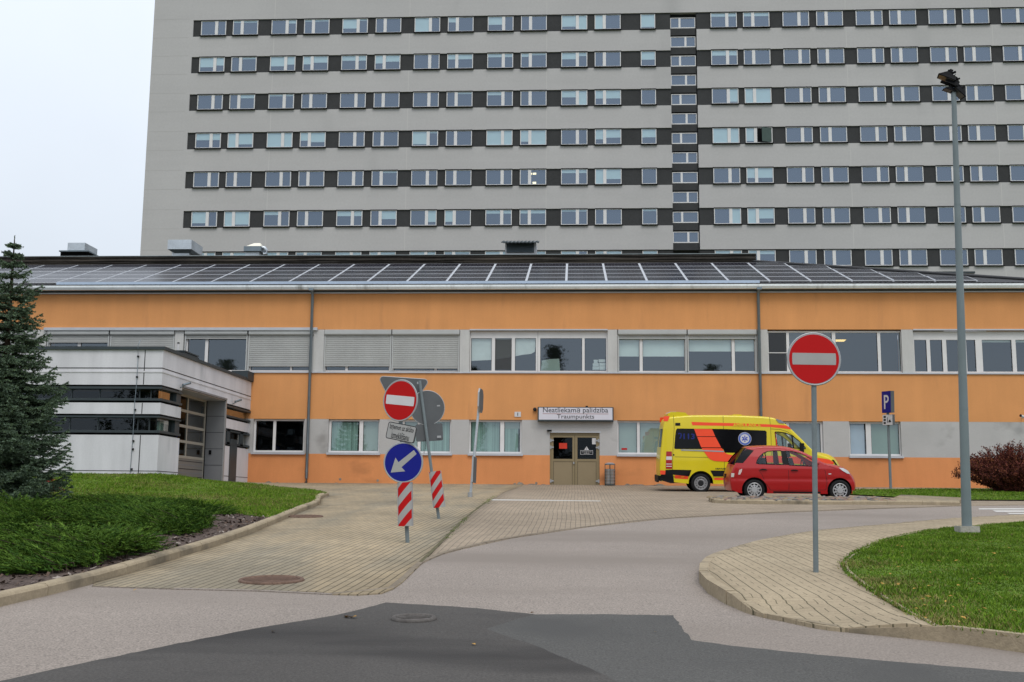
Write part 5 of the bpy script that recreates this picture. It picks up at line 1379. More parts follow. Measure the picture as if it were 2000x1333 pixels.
g = MB(); strip(g, i_rg0, i_rg1, glass('car_rear_glass', (.85, .92, 1), .16, (.3, .34, .33), .01), 4, 16); g.build('rear_window', car)
for s_ in (-1, 1):
    for wn in (win_r, win_f):
        g = MB(); surf_poly(g, wn, [], cyf, s_, G_car, -.008); wo2 = g.build('side_window', car)
        g = MB(); ribbon(g, wn+[wn[0]], .022, cyf, s_, M_trim, .003); g.build('seal', wo2)
    q = MB(); surf_poly(q, [(Zx(768), Zz(536)), (Zx(803), Zz(487)), (Zx(848), Zz(438)), (Zx(882), Zz(412)), (Zx(944), Zz(425)), (Zx(902), Zz(470)), (Zx(866), Zz(510)), (Zx(840), Zz(538))], [], cyf, s_, M_tint, .004); q.build('rear_quarter_glass', car)
    q = MB(); ribbon(q, [(Zx(1040), Zz(440)), (Zx(1050), Zz(548))], .03, cyf, s_, M_trim, .003); q.build('pillar_trim', car)
    q = MB(); surf_poly(q, [(Zx(1190), Zz(427)), (Zx(1222), Zz(427)), (Zx(1247), Zz(553)), (Zx(1203), Zz(551))], [], cyf, s_, M_trim, .002); q.build('door_pillar', car)
    q = MB()                                             # door gaps
    ribbon(q, [(Zx(1210), Zz(555)), (Zx(1238), Zz(600)), (Zx(1242), Zz(720)), (Zx(1240), Zz(775))], .012, cyf, s_, M_ink, .002)
    ribbon(q, [(Zx(1500), Zz(565)), (Zx(1560), Zz(600)), (Zx(1575), Zz(700)), (Zx(1565), Zz(770)), (Zx(1240), Zz(777)), (Zx(1080), Zz(775)), (Zx(1040), Zz(720)), (Zx(1005), Zz(640)), (Zx(950), Zz(560))], .010, cyf, s_, M_ink, .002)
    ribbon(q, [(Zx(1560), Zz(545)), (Zx(1650), Zz(580)), (Zx(1700), Zz(610))], .008, cyf, s_, M_ink, .002); q.build('door_gap', car)
    for hx, hy in ((1016, 596), (1290, 601)):
        q = MB(); x, z = Zx(hx), Zz(hy); y = cyf(x, z); q.tube([(x-.10, s_*(y+.015), z-.005), (x-.03, s_*(y+.035), z+.012), (x+.04, s_*(y+.035), z+.01), (x+.10, s_*(y+.012), z-.005)], [.012, .02, .02, .012], M_trim, 8); q.build('door_handle', car)
    q = MB(); surf_poly(q, [(Zx(1682), Zz(573)), (Zx(1720), Zz(576)), (Zx(1765), Zz(600)), (Zx(1786), Zz(628)), (Zx(1760), Zz(625)), (Zx(1715), Zz(600))], [], cyf, s_, mat('headlamp_glass', (.62, .64, .66), .1, spec=.9), .012); q.build('headlight', car)
    q = MB(); surf_poly(q, [(Zx(795), Zz(640)), (Zx(803), Zz(600)), (Zx(830), Zz(588)), (Zx(826), Zz(612)), (Zx(812), Zz(640))], [], cyf, s_, mat('pale_tail_lamp', (.66, .50, .48), .2, spec=.8), .012); q.build('tail_light', car)
    q = MB(); surf_poly(q, [(Zx(1588), Zz(625)), (Zx(1612), Zz(624)), (Zx(1614), Zz(632)), (Zx(1590), Zz(634))], [], cyf, s_, M_signwhite2, .006); q.build('indicator', car)
    q = MB(); ribbon(q, [(1.35, zb+.04), (2.7, zb+.04)], .05, cyf, s_, M_trim, .004); q.build('sill_trim', car)
    q = MB()                                             # mirror
    x, z = 2.60, 1.06; y = cyf(x, z)
    vs = []; n_ = 10
    for i in range(7):
        a = math.pi*i/6
        for j in range(n_): t = 2*math.pi*j/n_; vs.append((x+.06*math.cos(a), s_*(y+.11+.10*math.sin(a)*math.cos(t)), z+.02+.065*math.sin(a)*math.sin(t)))
    q.add(vs, [(i*n_+j, i*n_+(j+1) % n_, (i+1)*n_+(j+1) % n_, (i+1)*n_+j) for i in range(6) for j in range(n_)], M_carred, None, True); q.tube([(x, s_*(y-.02), z-.02), (x, s_*(y+.08), z)], .02, M_trim, 6); q.build('mirror', car)
    for cx in (.815, 3.256):
        wheel(car, cx, s_*.80, .30, .205, .17, s_, 'hub', mat('silver_hubcap', (.52, .52, .53), .35, metal=.6))
        q = MB(); pts = arch(cx, .30, .364, zb, 16); vs = [(x, s_*(cyf(x, z)-.006), z) for x, z in pts]+[(x, s_*.48, z) for x, z in pts]
        q.add(vs, [(i, i+1, 18+i, 17+i) for i in range(16)]+[tuple(range(17, 34))], M_black); q.build('wheel_arch', car)
# rear lamps and number plate on the back
q = MB(); q.box(.08, .13, -.14, .14, .62, .74, M_trim); q.build('plate_recess', car)
q = MB(); surf_poly(q, [(Zx(732), Zz(664)), (Zx(736), Zz(628)), (Zx(762), Zz(629)), (Zx(758), Zz(662))], [], cyf, -1, mat('white_rear_reflector', (.60, .57, .52), .3), .010); q.build('rear_lamp', car)
# inside
q = MB(); q.box(.5, 3.0, -.66, .66, .28, .86, mat('car_inside', (.02, .02, .022), .9)); q.box(2.55, 2.78, -.66, .66, .86, .98, M_trim); q.box(.35, .62, -.6, .6, .6, 1.0, M_trim); q.build('interior', car)
for sx in (1.22, 2.0):
    for sy in (-.34, .34):
        q = MB(); Mx = Matrix.Translation((sx, sy, .8)) @ Matrix.Rotation(R(-14), 4, 'Y')
        q.prism([(-.06, 0), (.08, 0), (.06, .42), (-.05, .42)], -.22, .22, mat('seat_fabric', (.022, .022, .024), .95), M=Mx); q.prism([(-.05, .46), (.05, .46), (.04, .62), (-.03, .62)], -.12, .12, mat('seat_fabric', (.022, .022, .024), .95), M=Mx); q.tube([Mx @ Vector((0, 0, .40)), Mx @ Vector((0, 0, .5))], .015, M_trim, 6); q.build('seat', car)
q = MB(); q.torus((2.42, .34, .98), .18, .016, M_trim, 'x', 24, 6); q.build('steering_wheel', car)

# ------------------------------------------------------------------ ambulance
def Ax(X): return (X-85)/245.0
def Az(y): return (800-y)/245.0
yn = G(1365, 961.5)[1]
am = thing('ambulance', 'yellow ambulance van with fluorescent red stripes and black side windows parked at the wall', 'ambulance', (WX(1288.6, yn, 900), yn+1.0, H(0, yn)+.014), local=True)
am.rotation_euler = (SLOPE, 0, 0)
M_yel = mat('ambulance_yellow', (.66, .53, .008), .32, .03, 1.5, coat=.4, spec=.4)
M_fluo = mat('fluorescent_red', (.85, .075, .025), .5, .03, 3)
M_abl = mat('dark_blue_lettering', (.010, .018, .15), .5)
def ayf(x, z):
    y = 1.0-.035*max(0, (.3-x)/.3)-.22*max(0, (x-5.25)/1.2)**2
    if z > 1.15: y -= .055*(z-1.15)
    if z > 2.3: y -= .10*(z-2.3)**1.5
    if z < .6: y -= .03
    return y
prof = spline([(.09, .40), (.02, .52), (.0, .72), (.0, .95), (.03, 1.45), (.09, 2.0), (.14, 2.40), (.20, 2.60), (.34, 2.70), (.60, 2.74), (1.2, 2.78), (2.2, 2.785), (3.2, 2.77), (3.9, 2.73), (4.2, 2.66), (4.45, 2.53), (4.68, 2.33), (5.08, 1.93), (5.45, 1.55), (5.60, 1.44), (5.95, 1.33), (6.2, 1.20), (6.34, 1.02), (6.42, .8), (6.44, .55), (6.40, .38), (6.34, .30)], 3)
ins, strip, P = hull(prof, ayf, .07, lambda t, x: .03+.16*sst((x-5.2)/1.2), None)
zb = .33
side_out = ins+[(6.3, zb)]+arch(5.36, .35, .44, zb)[::-1]+[(4.9, zb), (1.95, zb)]+arch(1.46, .35, .44, zb)[::-1]+[(.5, zb+.05), (.16, .45)]
bd = MB()
fw_ = [(Ax(1095), Az(262)), (Ax(1130), Az(262)), (Ax(1185), Az(270)), (Ax(1245), Az(295)), (Ax(1300), Az(340)), (Ax(1352), Az(395)), (Ax(1356), Az(408)), (Ax(1104), Az(392))]
for s_ in (-1, 1): surf_poly(bd, side_out, [fw_], ayf, s_, M_yel, cell=.2)
def near(xq, zmin): return min(range(len(P)), key=lambda i: abs(P[i].x-xq)+(5 if P[i].y < zmin else 0))
w0_, w1_ = near(4.70, 1.6), near(5.45, 1.4)
strip(bd, 0, w0_, M_yel); strip(bd, w1_, len(P)-1, M_yel); strip(bd, w0_, w1_, M_yel, 0, 4); strip(bd, w0_, w1_, M_yel, 16, 20)
bd.box(.4, 6.2, -.85, .85, zb+.02, zb+.05, M_trim); bd.build('body', am)
g = MB(); strip(g, w0_, w1_, G_car, 4, 16); g.build('windscreen', am)
# rear doors: black glass, seam and lamps
i0, i1 = near(.03, 1.3), 0
iz = sorted(range(len(P)), key=lambda i: abs(P[i].y-1.55)+(9 if P[i].x > .4 else 0))[0]; iz2 = sorted(range(len(P)), key=lambda i: abs(P[i].y-2.28)+(9 if P[i].x > .4 else 0))[0]
for j0, j1 in ((4, 9), (11, 16)): g = MB(); strip(g, iz, iz2, M_tint, j0, j1, .006); g.build('rear_window', am)
for s_ in (-1, 1):
    def patch(name, pts, m, off, parent=am, cell=.2): q = MB(); surf_poly(q, pts, [], ayf, s_, m, off, cell); return q.build(name, parent)
    Pz = lambda l: [(Ax(x), Az(y)) for x, y in l]
    sw_ = patch('side_window', Pz([(240, 236), (640, 238), (1010, 250), (1022, 262), (1018, 440), (1005, 448), (655, 446), (640, 416), (218, 416), (212, 405), (222, 300), (230, 250)]), M_tint, .006)
    patch('red_stripe', Pz([(365, 177), (720, 186), (1060, 196), (1190, 203), (1215, 214), (1238, 238), (1060, 219), (700, 211), (375, 207)]), M_fluo, .004)
    rs_ = [Pz([(388, 237), (546, 240), (572, 303), (412, 303)]), Pz([(414, 309), (575, 309), (622, 400), (448, 400)]), Pz([(452, 407), (628, 407), (636, 416), (652, 446), (680, 460), (720, 467), (930, 471), (1110, 470), (1300, 478), (1480, 488), (1560, 500), (1605, 525), (1590, 560), (1450, 548), (1300, 540), (1110, 530), (830, 528), (640, 524), (565, 520), (530, 508), (508, 490), (480, 450)])]
    for l in rs_: patch('red_stripe', l, M_fluo, .012)
    patch('red_stripe', Pz([(213, 645), (333, 652), (330, 680), (216, 674)]), M_fluo, .006); patch('red_stripe', Pz([(556, 655), (1100, 660), (1100, 690), (560, 685)]), M_fluo, .006)
    patch('red_stripe', Pz([(124, 128), (176, 126), (160, 172), (121, 172)]), M_fluo, .006)
    patch('red_stripe', Pz([(1094, 270), (1104, 392), (1112, 392), (1100, 268)]), M_fluo, .004)
    patch('bump_strip', Pz([(190, 597), (360, 600), (340, 655), (195, 640)]), M_trim, .010); patch('bump_strip', Pz([(525, 602), (1100, 606), (1100, 656), (552, 655)]), M_trim, .010)
    patch('bumper', Pz([(84, 655), (136, 600), (192, 598), (210, 716), (175, 716), (90, 690)]), M_trim, .014)
    patch('corner_lamp', Pz([(86, 604), (134, 606), (130, 640), (88, 640)]), M_fluo, .017)
    tl = patch('tail_light', Pz([(142, 438), (190, 438), (191, 590), (136, 590)]), mat('tail_lamp_red', (.36, .006, .01), .2, spec=.7), .014)
    patch('lens', Pz([(142, 482), (190, 482), (190, 512), (140, 512)]), M_signwhite2, .017, tl)
    for yy in (545, 565): patch('lens', Pz([(140, yy), (188, yy), (188, yy+7), (140, yy+7)]), M_signwhite2, .017, tl)
    patch('vent', Pz([(224, 186), (268, 186), (268, 211), (224, 211)]), M_trim, .008)
    q = MB(); ribbon(q, [(Ax(270), Az(424)), (Ax(430), Az(428)), (Ax(645), Az(436))], .045, ayf, s_, M_rim, .018); q.build('slide_rail', am)
    q = MB()
    for l in ([(210, 120), (214, 235), (200, 430), (195, 600)], [(645, 125), (648, 590), (645, 720)], [(1052, 130), (1058, 240), (1062, 600), (1060, 715)], [(1062, 236), (1140, 240), (1200, 258), (1260, 300)], [(215, 485), (640, 490)]): ribbon(q, Pz(l), .012, ayf, s_, M_ink, .003)
    q.build('door_gap', am)
    q = MB(); x, z = Ax(206), Az(468); q.cyl((x, s_*(ayf(x, z)), z), .03, s_*.012, M_ink, 'y', 12); q.build('fuel_cap', am)
    g = MB(); surf_poly(g, fw_, [], ayf, s_, G_car, -.008); fo = g.build('side_window', am); g = MB(); ribbon(g, fw_+[fw_[0]], .03, ayf, s_, M_trim, .004); ribbon(g, Pz([(1240, 292), (1252, 400)]), .05, ayf, s_, M_trim, .004); g.build('seal', fo)
    # emblem: blue ring, white disc, blue six-armed star
    x, z = Ax(830), Az(323); Mb = Matrix.Translation((x, s_*(ayf(x, z)+.012), z)) @ (Matrix.Rotation(math.pi, 4, 'Z') if s_ > 0 else Matrix.Identity(4)) @ Matrix.Rotation(math.atan(-.055)*1, 4, 'X')
    q = MB(); rr = 57/245
    q.prism(circ(rr, 40), -.002, 0, M_signwhite2, M=Mb); q.prism(circ(rr*.95, 40), -.004, -.0022, mat('emblem_mid_blue', (.05, .11, .42), .5), M=Mb); q.prism(circ(rr*.70, 40), -.006, -.0042, M_signwhite2, M=Mb)
    star(q, Mb @ Matrix.Translation((0, -.0065, 0)), rr*.48, mat('emblem_star_blue', (.015, .05, .42), .5), M_signwhite2)
    for i in range(-4, 5): a = R(90+i*13); q.box(-.008, .008, -.006, -.0045, -.012, .012, M_signwhite2, Mb @ Matrix.Translation((rr*.83*math.cos(a), 0, rr*.83*math.sin(a))) @ Matrix.Rotation(-a+math.pi/2, 4, 'Y'))
    q.build('emblem', am)
    def ltext(txt, X, Y, wd, ht, m, off, name='lettering', shear=0):
        x, z = Ax(X), Az(Y); Mt = Matrix.Translation((x, s_*(ayf(x, z)+off), z)) @ (Matrix.Rotation(math.pi, 4, 'Z') if s_ > 0 else Matrix.Identity(4)) @ Matrix.Rotation(math.atan(-.055), 4, 'X')
        q = MB(); text_mesh(q, txt, .2, m, Mt, width=wd/245, height=ht/245, bold=.006); return q.build(name, am)
    ltext('AMBULANCE', 850, 203, 242, 30, mat('amber_lettering', (.75, .50, .02), .5), .010)
    ltext('113', 343, 305, 100, 50, M_abl, .012)
    q = MB(); x, z = Ax(263), Az(300); ribbon(q, [(x-.06, z+.07), (x+.0, z+.09), (x+.05, z+.06), (x+.04, z-.02), (x-.0, z-.10)], .045, ayf, s_, M_abl, .012); q.build('handset_mark', am)
    ltext('NEATLIEKAMĀ MEDICĪNISKĀ PALĪDZĪBA', 778, 585, 416, 15, M_ink, .006)
    for cx in (1.46, 5.36):
        wheel(am, cx, s_*.97, .347, .235, .22, s_, 'steel', mat('dull_steel_wheel', (.30, .30, .31), .45, .1, 5, metal=.4))
        q = MB(); pts = arch(cx, .35, .438, zb, 16); vs = [(x, s_*(ayf(x, z)-.006), z) for x, z in pts]+[(x, s_*.5, z) for x, z in pts]
        q.add(vs, [(i, i+1, 18+i, 17+i) for i in range(16)]+[tuple(range(17, 34))], M_black); q.build('wheel_arch', am)
    q = MB(); x, z = 5.02, 1.62; y = ayf(x, z); q.prism([(x-.06, z-.16), (x+.06, z-.16), (x+.07, z+.18), (x-.05, z+.18)], s_*(y+.05), s_*(y+.25), M_trim); q.tube([(x, s_*(y-.01), z-.05), (x, s_*(y+.06), z)], .03, M_trim, 6); q.build('mirror', am)
    patch('grille', [(6.20, 1.21), (6.33, 1.03), (6.40, .90), (6.34, .88), (6.22, 1.10), (6.12, 1.22)], M_trim, .016)
    q = MB(); x = 6.16; surf_poly(q, [(5.98, 1.10), (6.20, 1.02), (6.33, .86), (6.12, .86)], [], ayf, s_, mat('headlamp_glass', (.62, .64, .66), .1, spec=.9), .010); q.build('headlight', am)
    q = MB(); surf_poly(q, Pz([(1100, 146), (1150, 158), (1190, 190), (1130, 182)]), [], lambda x, z: ayf(x, z)-.03, s_, mat('roof_lamp_glass', (.16, .17, .19), .15, spec=.9), .05); q.build('roof_lamp', am)
q = MB(); q.prism([(Ax(165), 2.66), (Ax(300), 2.68), (Ax(345), 2.76), (Ax(318), 2.88), (Ax(250), 2.905), (Ax(185), 2.90), (Ax(160), 2.83)], -.82, .82, M_yel); q.build('light_bar', am)
q = MB(); q.prism([(Ax(172), 2.86), (Ax(180), 2.908), (Ax(235), 2.912), (Ax(240), 2.87)], -.8, .8, mat('roof_beacon_lens', (.45, .50, .58), .2, spec=.8)); q.build('beacon', am)
q = MB(); q.box(Ax(755), Ax(830), -.3, .3, 2.76, 2.835, M_yel); q.build('roof_hatch', am)
q = MB(); q.box(.7, 5.3, -.8, .8, .5, 1.2, mat('van_inside', (.03, .03, .03), .9)); q.box(3.9, 3.95, -.85, .85, .5, 2.5, mat('van_inside', (.03, .03, .03), .9)); q.box(5.0, 5.5, -.8, .8, 1.0, 1.35, M_trim); q.build('interior', am)
for sy in (-.45, .45): q = MB(); Mx = Matrix.Translation((4.35, sy, 1.1)) @ Matrix.Rotation(R(-10), 4, 'Y'); q.prism([(-.07, 0), (.07, 0), (.06, .62), (-.05, .62)], -.23, .23, M_trim, M=Mx); q.prism([(-.05, .66), (.05, .66), (.04, .84), (-.03, .84)], -.13, .13, M_trim, M=Mx); q.build('seat', am)
q = MB(); q.box(-.06, .12, -.86, .86, .42, .60, M_trim); q.box(-.08, -.0, -.5, .5, .36, .44, M_ink); q.build('rear_step', am)
# ================================================================== plants
def leafmat(name, col, var=.35, vs=6, rough=.75, trans=0):
    return mat(name, col, rough, var, vs, .25, 60, spec=.08)
def tris(base, tipp, wd, side):
    """thin triangles: base (n,3), tip (n,3), half-width, side vectors (n,3)"""
    n = len(base); v = np.empty((n, 3, 3)); v[:, 0] = base-side*wd[:, None]; v[:, 1] = base+side*wd[:, None]; v[:, 2] = tipp
    return v.reshape(-1, 3), np.arange(n*3).reshape(n, 3)
def norm(a): return a/np.maximum(np.linalg.norm(a, axis=1, keepdims=True), 1e-9)
# ---- blue spruce
sy = 25.4; sx = WX(-4, sy, 900); sz = H(sx, sy)+.08
stop = W(2, 459, sy)[1]; SH = stop-sz
spr = thing('spruce_tree', 'dark blue green spruce with drooping tiers of needles at the left edge before the garage', 'tree', (sx, sy, sz))
tb = MB(); tb.tube([(sx, sy, sz-.2), (sx+.02, sy, sz+SH*.4), (sx, sy+.02, sz+SH*.8), (sx, sy, sz+SH*.985)], [.12, .085, .04, .010], mat('spruce_bark', (.075, .055, .042), .95, .3, 8, .3, 30, .5, 30), 10)
rngs = np.random.default_rng(21)
NB, NT, NS = [], [], []                                  # needles: base, tip
def prad(d):                                            # crown radius against depth below the tip
    return float(np.interp(d, [0, .35, .7, 1.2, 2.0, 2.7, 3.6, 4.6, 5.4, 6.2, 7], [.03, .08, .18, .56, .78, .92, 1.30, 1.42, 1.52, 1.42, 1.3]))
d = .30
def needles(p, q, n, ln, spread=.75):
    t = rngs.random(n)[:, None]; b0 = p+(q-p)*t
    ax = (q-p)/max(np.linalg.norm(q-p), 1e-6); r = norm(rngs.normal(size=(n, 3))); r = norm(r-ax*(r@ax)[:, None]); r[:, 2] = r[:, 2]*.8+.12
    dr = norm(ax*(1-spread*.55)+r*spread); NB.append(b0); NT.append(b0+dr*(ln*rngs.uniform(.7, 1.25, n))[:, None]); NS.append(norm(np.cross(dr, rngs.normal(size=(n, 3)))))
while d < SH-.18:
    Rr = prad(d); nb = int(6+min(10, d*2.8)); a0 = rngs.random()*6.28
    for j in range(nb):
        a = a0+j*6.283/nb+rngs.normal(0, .16); L_ = Rr*rngs.uniform(.58, 1.16); dz0 = rngs.uniform(-.06, .06)
        out = np.array([math.cos(a), math.sin(a), 0.]); perp = np.array([-math.sin(a), math.cos(a), 0.])
        rise = .32-.17*min(d, 3.5); sag = .10+.05*min(d, 4)
        n_ = max(4, int(L_/.11)); pts = []
        for i in range(n_+1):
            t = i/n_; pts.append(np.array([sx, sy, sz+SH-d+dz0])+out*L_*t+perp*(.05*math.sin(t*5+j))*t+np.array([0, 0, L_*(rise*t-sag*t*(1-t)*2.2+.14*t**3)]))
        tb.tube([tuple(p) for p in pts], [max(.004, .020*(1-i/n_)*(.4+L_/2)) for i in range(n_+1)], MATS['spruce_bark'], 4, caps=False)
        for i in range(1, n_+1):
            t = i/n_; p, q = pts[i-1], pts[i]
            if t > .12: needles(p, q, 34, .050)
            tl = min(.40, (.16+.55*L_*(t**.5)*(1-t)**.8*.8))*(1 if t < .98 else .6)
            if t < .1: continue
            for s_ in (-1, 1):
                dr = out*.75+perp*s_*rngs.uniform(.55, 1.0)+np.array([0, 0, rngs.uniform(-.28, .08)]); dr /= np.linalg.norm(dr)
                e = q+dr*tl*rngs.uniform(.7, 1.15); needles(q, e, int(14+85*tl), .045)
                if tl > .24:
                    for u in (.45, .75):
                        m_ = q+(e-q)*u
                        for s2 in (-1, 1):
                            d2 = dr*.6+np.cross(dr, [0, 0, 1])*s2*.6+np.array([0, 0, rngs.uniform(-.25, .0)]); needles(m_, m_+d2*tl*.42, 14, .042)
        needles(pts[-1], pts[-1]+(pts[-1]-pts[-2])*.5, 26, .045, .6)
    d += rngs.uniform(.17, .27)+(.05 if d < 1.2 else 0)
needles(np.array([sx, sy, sz+SH-.45]), np.array([sx, sy, sz+SH-.03]), 90, .035, .45)
tb.build('trunk', spr)
B, T_, S_ = np.concatenate(NB), np.concatenate(NT), np.concatenate(NS)
v, f = tris(B, T_, np.full(len(B), .0115), S_)
fast_mesh('crown', v, f, [leafmat('spruce_needle_dark', (.085, .128, .078)), leafmat('spruce_needle_blue', (.165, .225, .160)), leafmat('spruce_needle_green', (.125, .18, .085))], spr, rngs.choice(3, len(f), p=[.5, .3, .2]))
# ---- spreading junipers: arching feathery sprays
jm = [leafmat('juniper_mid', (.056, .108, .013), .3, 3), leafmat('juniper_light', (.095, .165, .024), .3, 3), leafmat('juniper_dark', (.030, .070, .010), .3, 3)]
def juniper(label, poly, dens, hgt, seed, cat='shrub', mats=jm):
    rg = np.random.default_rng(seed); pts = [G(x, y, .1) for x, y in poly]
    xs = [p[0] for p in pts]; ys = [p[1] for p in pts]; area = (max(xs)-min(xs))*(max(ys)-min(ys))
    c = (sum(xs)/len(xs), sum(ys)/len(ys)); o = thing('juniper_shrub', label, cat, (c[0], c[1], H(*c)+.1), 'spreading junipers in the left bed')
    q = np.column_stack([rg.uniform(min(xs), max(xs), int(area*dens)), rg.uniform(min(ys), max(ys), int(area*dens))])
    q = np.array([p for p in q if inside(pts, p[0], p[1])])
    Bs, Ts, Ss = [], [], []; st = MB()
    ex = max(max(xs)-min(xs), max(ys)-min(ys))/2
    dirfield = lambda x, y: math.atan2(y-c[1], x-c[0])+1.3*math.sin(x*1.7+seed)+1.0*math.sin(y*1.3+seed*2)
    for k_, (x, y) in enumerate(q):
        edge = 1-min(1, math.hypot((x-c[0])/(max(xs)-min(xs))*2, (y-c[1])/(max(ys)-min(ys))*2))
        hz = hgt*(.25+.75*edge**.5)*(.75+.35*math.sin(x*2.6+seed)*math.sin(y*2.1))*rg.uniform(.6, 1.05)
        a = dirfield(x, y)+rg.normal(0, .5); L_ = rg.uniform(.22, .48); el_ = rg.uniform(.05, .65)
        out = np.array([math.cos(a)*math.cos(el_), math.sin(a)*math.cos(el_), math.sin(el_)]); z0_ = H(x, y)+.10+hz*rg.uniform(.15, .9)
        p0 = np.array([x, y, z0_]); n = 24
        t = np.linspace(0, 1, n)[:, None]; pp = p0+out*L_*t+np.array([0, 0, 1])*(-.16*L_*t*t)
        sd = np.cross(out, [0, 0, 1.]); sd /= np.linalg.norm(sd)
        sgn = np.where(np.arange(n) % 2 == 0, 1, -1)[:, None]
        dr = norm(out*.85+sd*sgn*.5+rg.normal(0, .22, (n, 3))); ln = .075*(1-.55*t)*rg.uniform(.7, 1.3, (n, 1))
        Bs.append(pp); Ts.append(pp+dr*ln); Ss.append(norm(np.cross(dr, rg.normal(size=(n, 3)))))
        if k_ % 12 == 0: st.tube([(x, y, H(x, y)+.05), tuple(p0), tuple(pp[-1])], [.012, .007, .002], MATS['spruce_bark'], 4, caps=False)
    Bs, Ts, Ss = map(np.concatenate, (Bs, Ts, Ss)); v, f = tris(Bs, Ts, np.full(len(Bs), .0075), Ss)
    fast_mesh('foliage', v, f, mats, o, np.repeat(rg.choice(3, len(q), p=[.5, .15, .35]), 24)); st.build('stem', o)
juniper('broad dark green juniper at the front left, spreading to the kerb corner', [(-170, 1130), (0, 1124), (100, 1124), (190, 1110), (235, 1094), (288, 1080), (245, 1066), (150, 1054), (0, 1052), (-170, 1060)], 560, .46, 3)
juniper('juniper in the middle of the bed with bare mulch at both ends', [(130, 1032), (230, 1036), (300, 1044), (355, 1046), (415, 1031), (380, 1016), (300, 1004), (200, 1004), (120, 1012)], 520, .42, 5)
juniper('low flat juniper behind the others beside the lawn edge', [(180, 994), (300, 997), (380, 1005), (448, 1007), (400, 996), (320, 987), (220, 982), (130, 980)], 520, .28, 8)
juniper('dark juniper under the spruce branches at the far left', [(-160, 1036), (0, 1034), (100, 1026), (150, 1006), (100, 990), (0, 988), (-160, 994)], 380, .42, 11)
# ---- leafy shrubs with twigs
def shrub(name, label, cx, cy, rx, ry, hgt, nt_, nl, mats, seed, leaf=.035, droop=.5, cat='shrub'):
    rg = np.random.default_rng(seed); z0_ = H(cx, cy)+.05; o = thing(name, label, cat, (cx, cy, z0_)); st = MB(); Bs, Ts, Ss = [], [], []
    for i in range(nt_):
        a = rg.random()*6.283; rr = rg.random()**.6; out = np.array([math.cos(a)*rx, math.sin(a)*ry, 0])*rr
        top = hgt*(1-.55*rr**2)*rg.uniform(.62, 1.08); b0 = np.array([cx, cy, z0_])+out*.25; pts = []
        for k_ in range(7):
            t = k_/6; pts.append(b0+out*.8*t**1.3+np.array([rg.normal(0, .03), rg.normal(0, .03), top*(t-droop*.28*t**3)]))
        st.tube([tuple(p) for p in pts], [.010*(1-.8*k_/6) for k_ in range(7)], mat('shrub_twig', (.06, .03, .028), .9, .2, 6), 4, caps=False)
        n = nl; t = rg.random(n)**.8*6; k0 = np.minimum(t.astype(int), 5); P0 = np.array(pts); b_ = P0[k0]+(P0[k0+1]-P0[k0])*(t-k0)[:, None]+rg.normal(0, .035, (n, 3))
        dr = norm(rg.normal(size=(n, 3))+np.array([0, 0, .25])); Bs.append(b_); Ts.append(b_+dr*leaf*rg.uniform(.6, 1.5, (n, 1))); Ss.append(norm(np.cross(dr, rg.normal(size=(n, 3)))))
    st.build('stem', o); Bs, Ts, Ss = map(np.concatenate, (Bs, Ts, Ss)); n = len(Bs); v = np.empty((n, 4, 3)); mid = (Bs+Ts)/2
    v[:, 0] = Bs; v[:, 1] = mid+Ss*leaf*.42; v[:, 2] = Ts; v[:, 3] = mid-Ss*leaf*.42
    fast_mesh('foliage', v.reshape(-1, 3), np.arange(n*4).reshape(n, 4), mats, o, rg.choice(len(mats), n, p=[.5, .3, .2]))
bm_ = [leafmat('barberry_maroon', (.120, .034, .026)), leafmat('barberry_dark', (.068, .022, .020)), leafmat('barberry_rust', (.175, .062, .030))]
bx_, by_ = WX(1975, 41.6, 940), 41.6
shrub('barberry_bush', 'wide maroon leaved bush against the wall at the far right', bx_, by_, 2.0, 1.4, 2.0, 460, 110, bm_, 4, .055)
rx_, ry_ = G(92, 962, .1)
shrub('red_shrub', 'tiny bright red shrub showing under the spruce branches by the lawn', rx_, ry_, .42, .35, .50, 60, 26, [leafmat('red_leaf', (.24, .03, .025)), leafmat('red_leaf_dark', (.12, .02, .02)), leafmat('red_leaf_pale', (.30, .09, .06))], 6, .045)
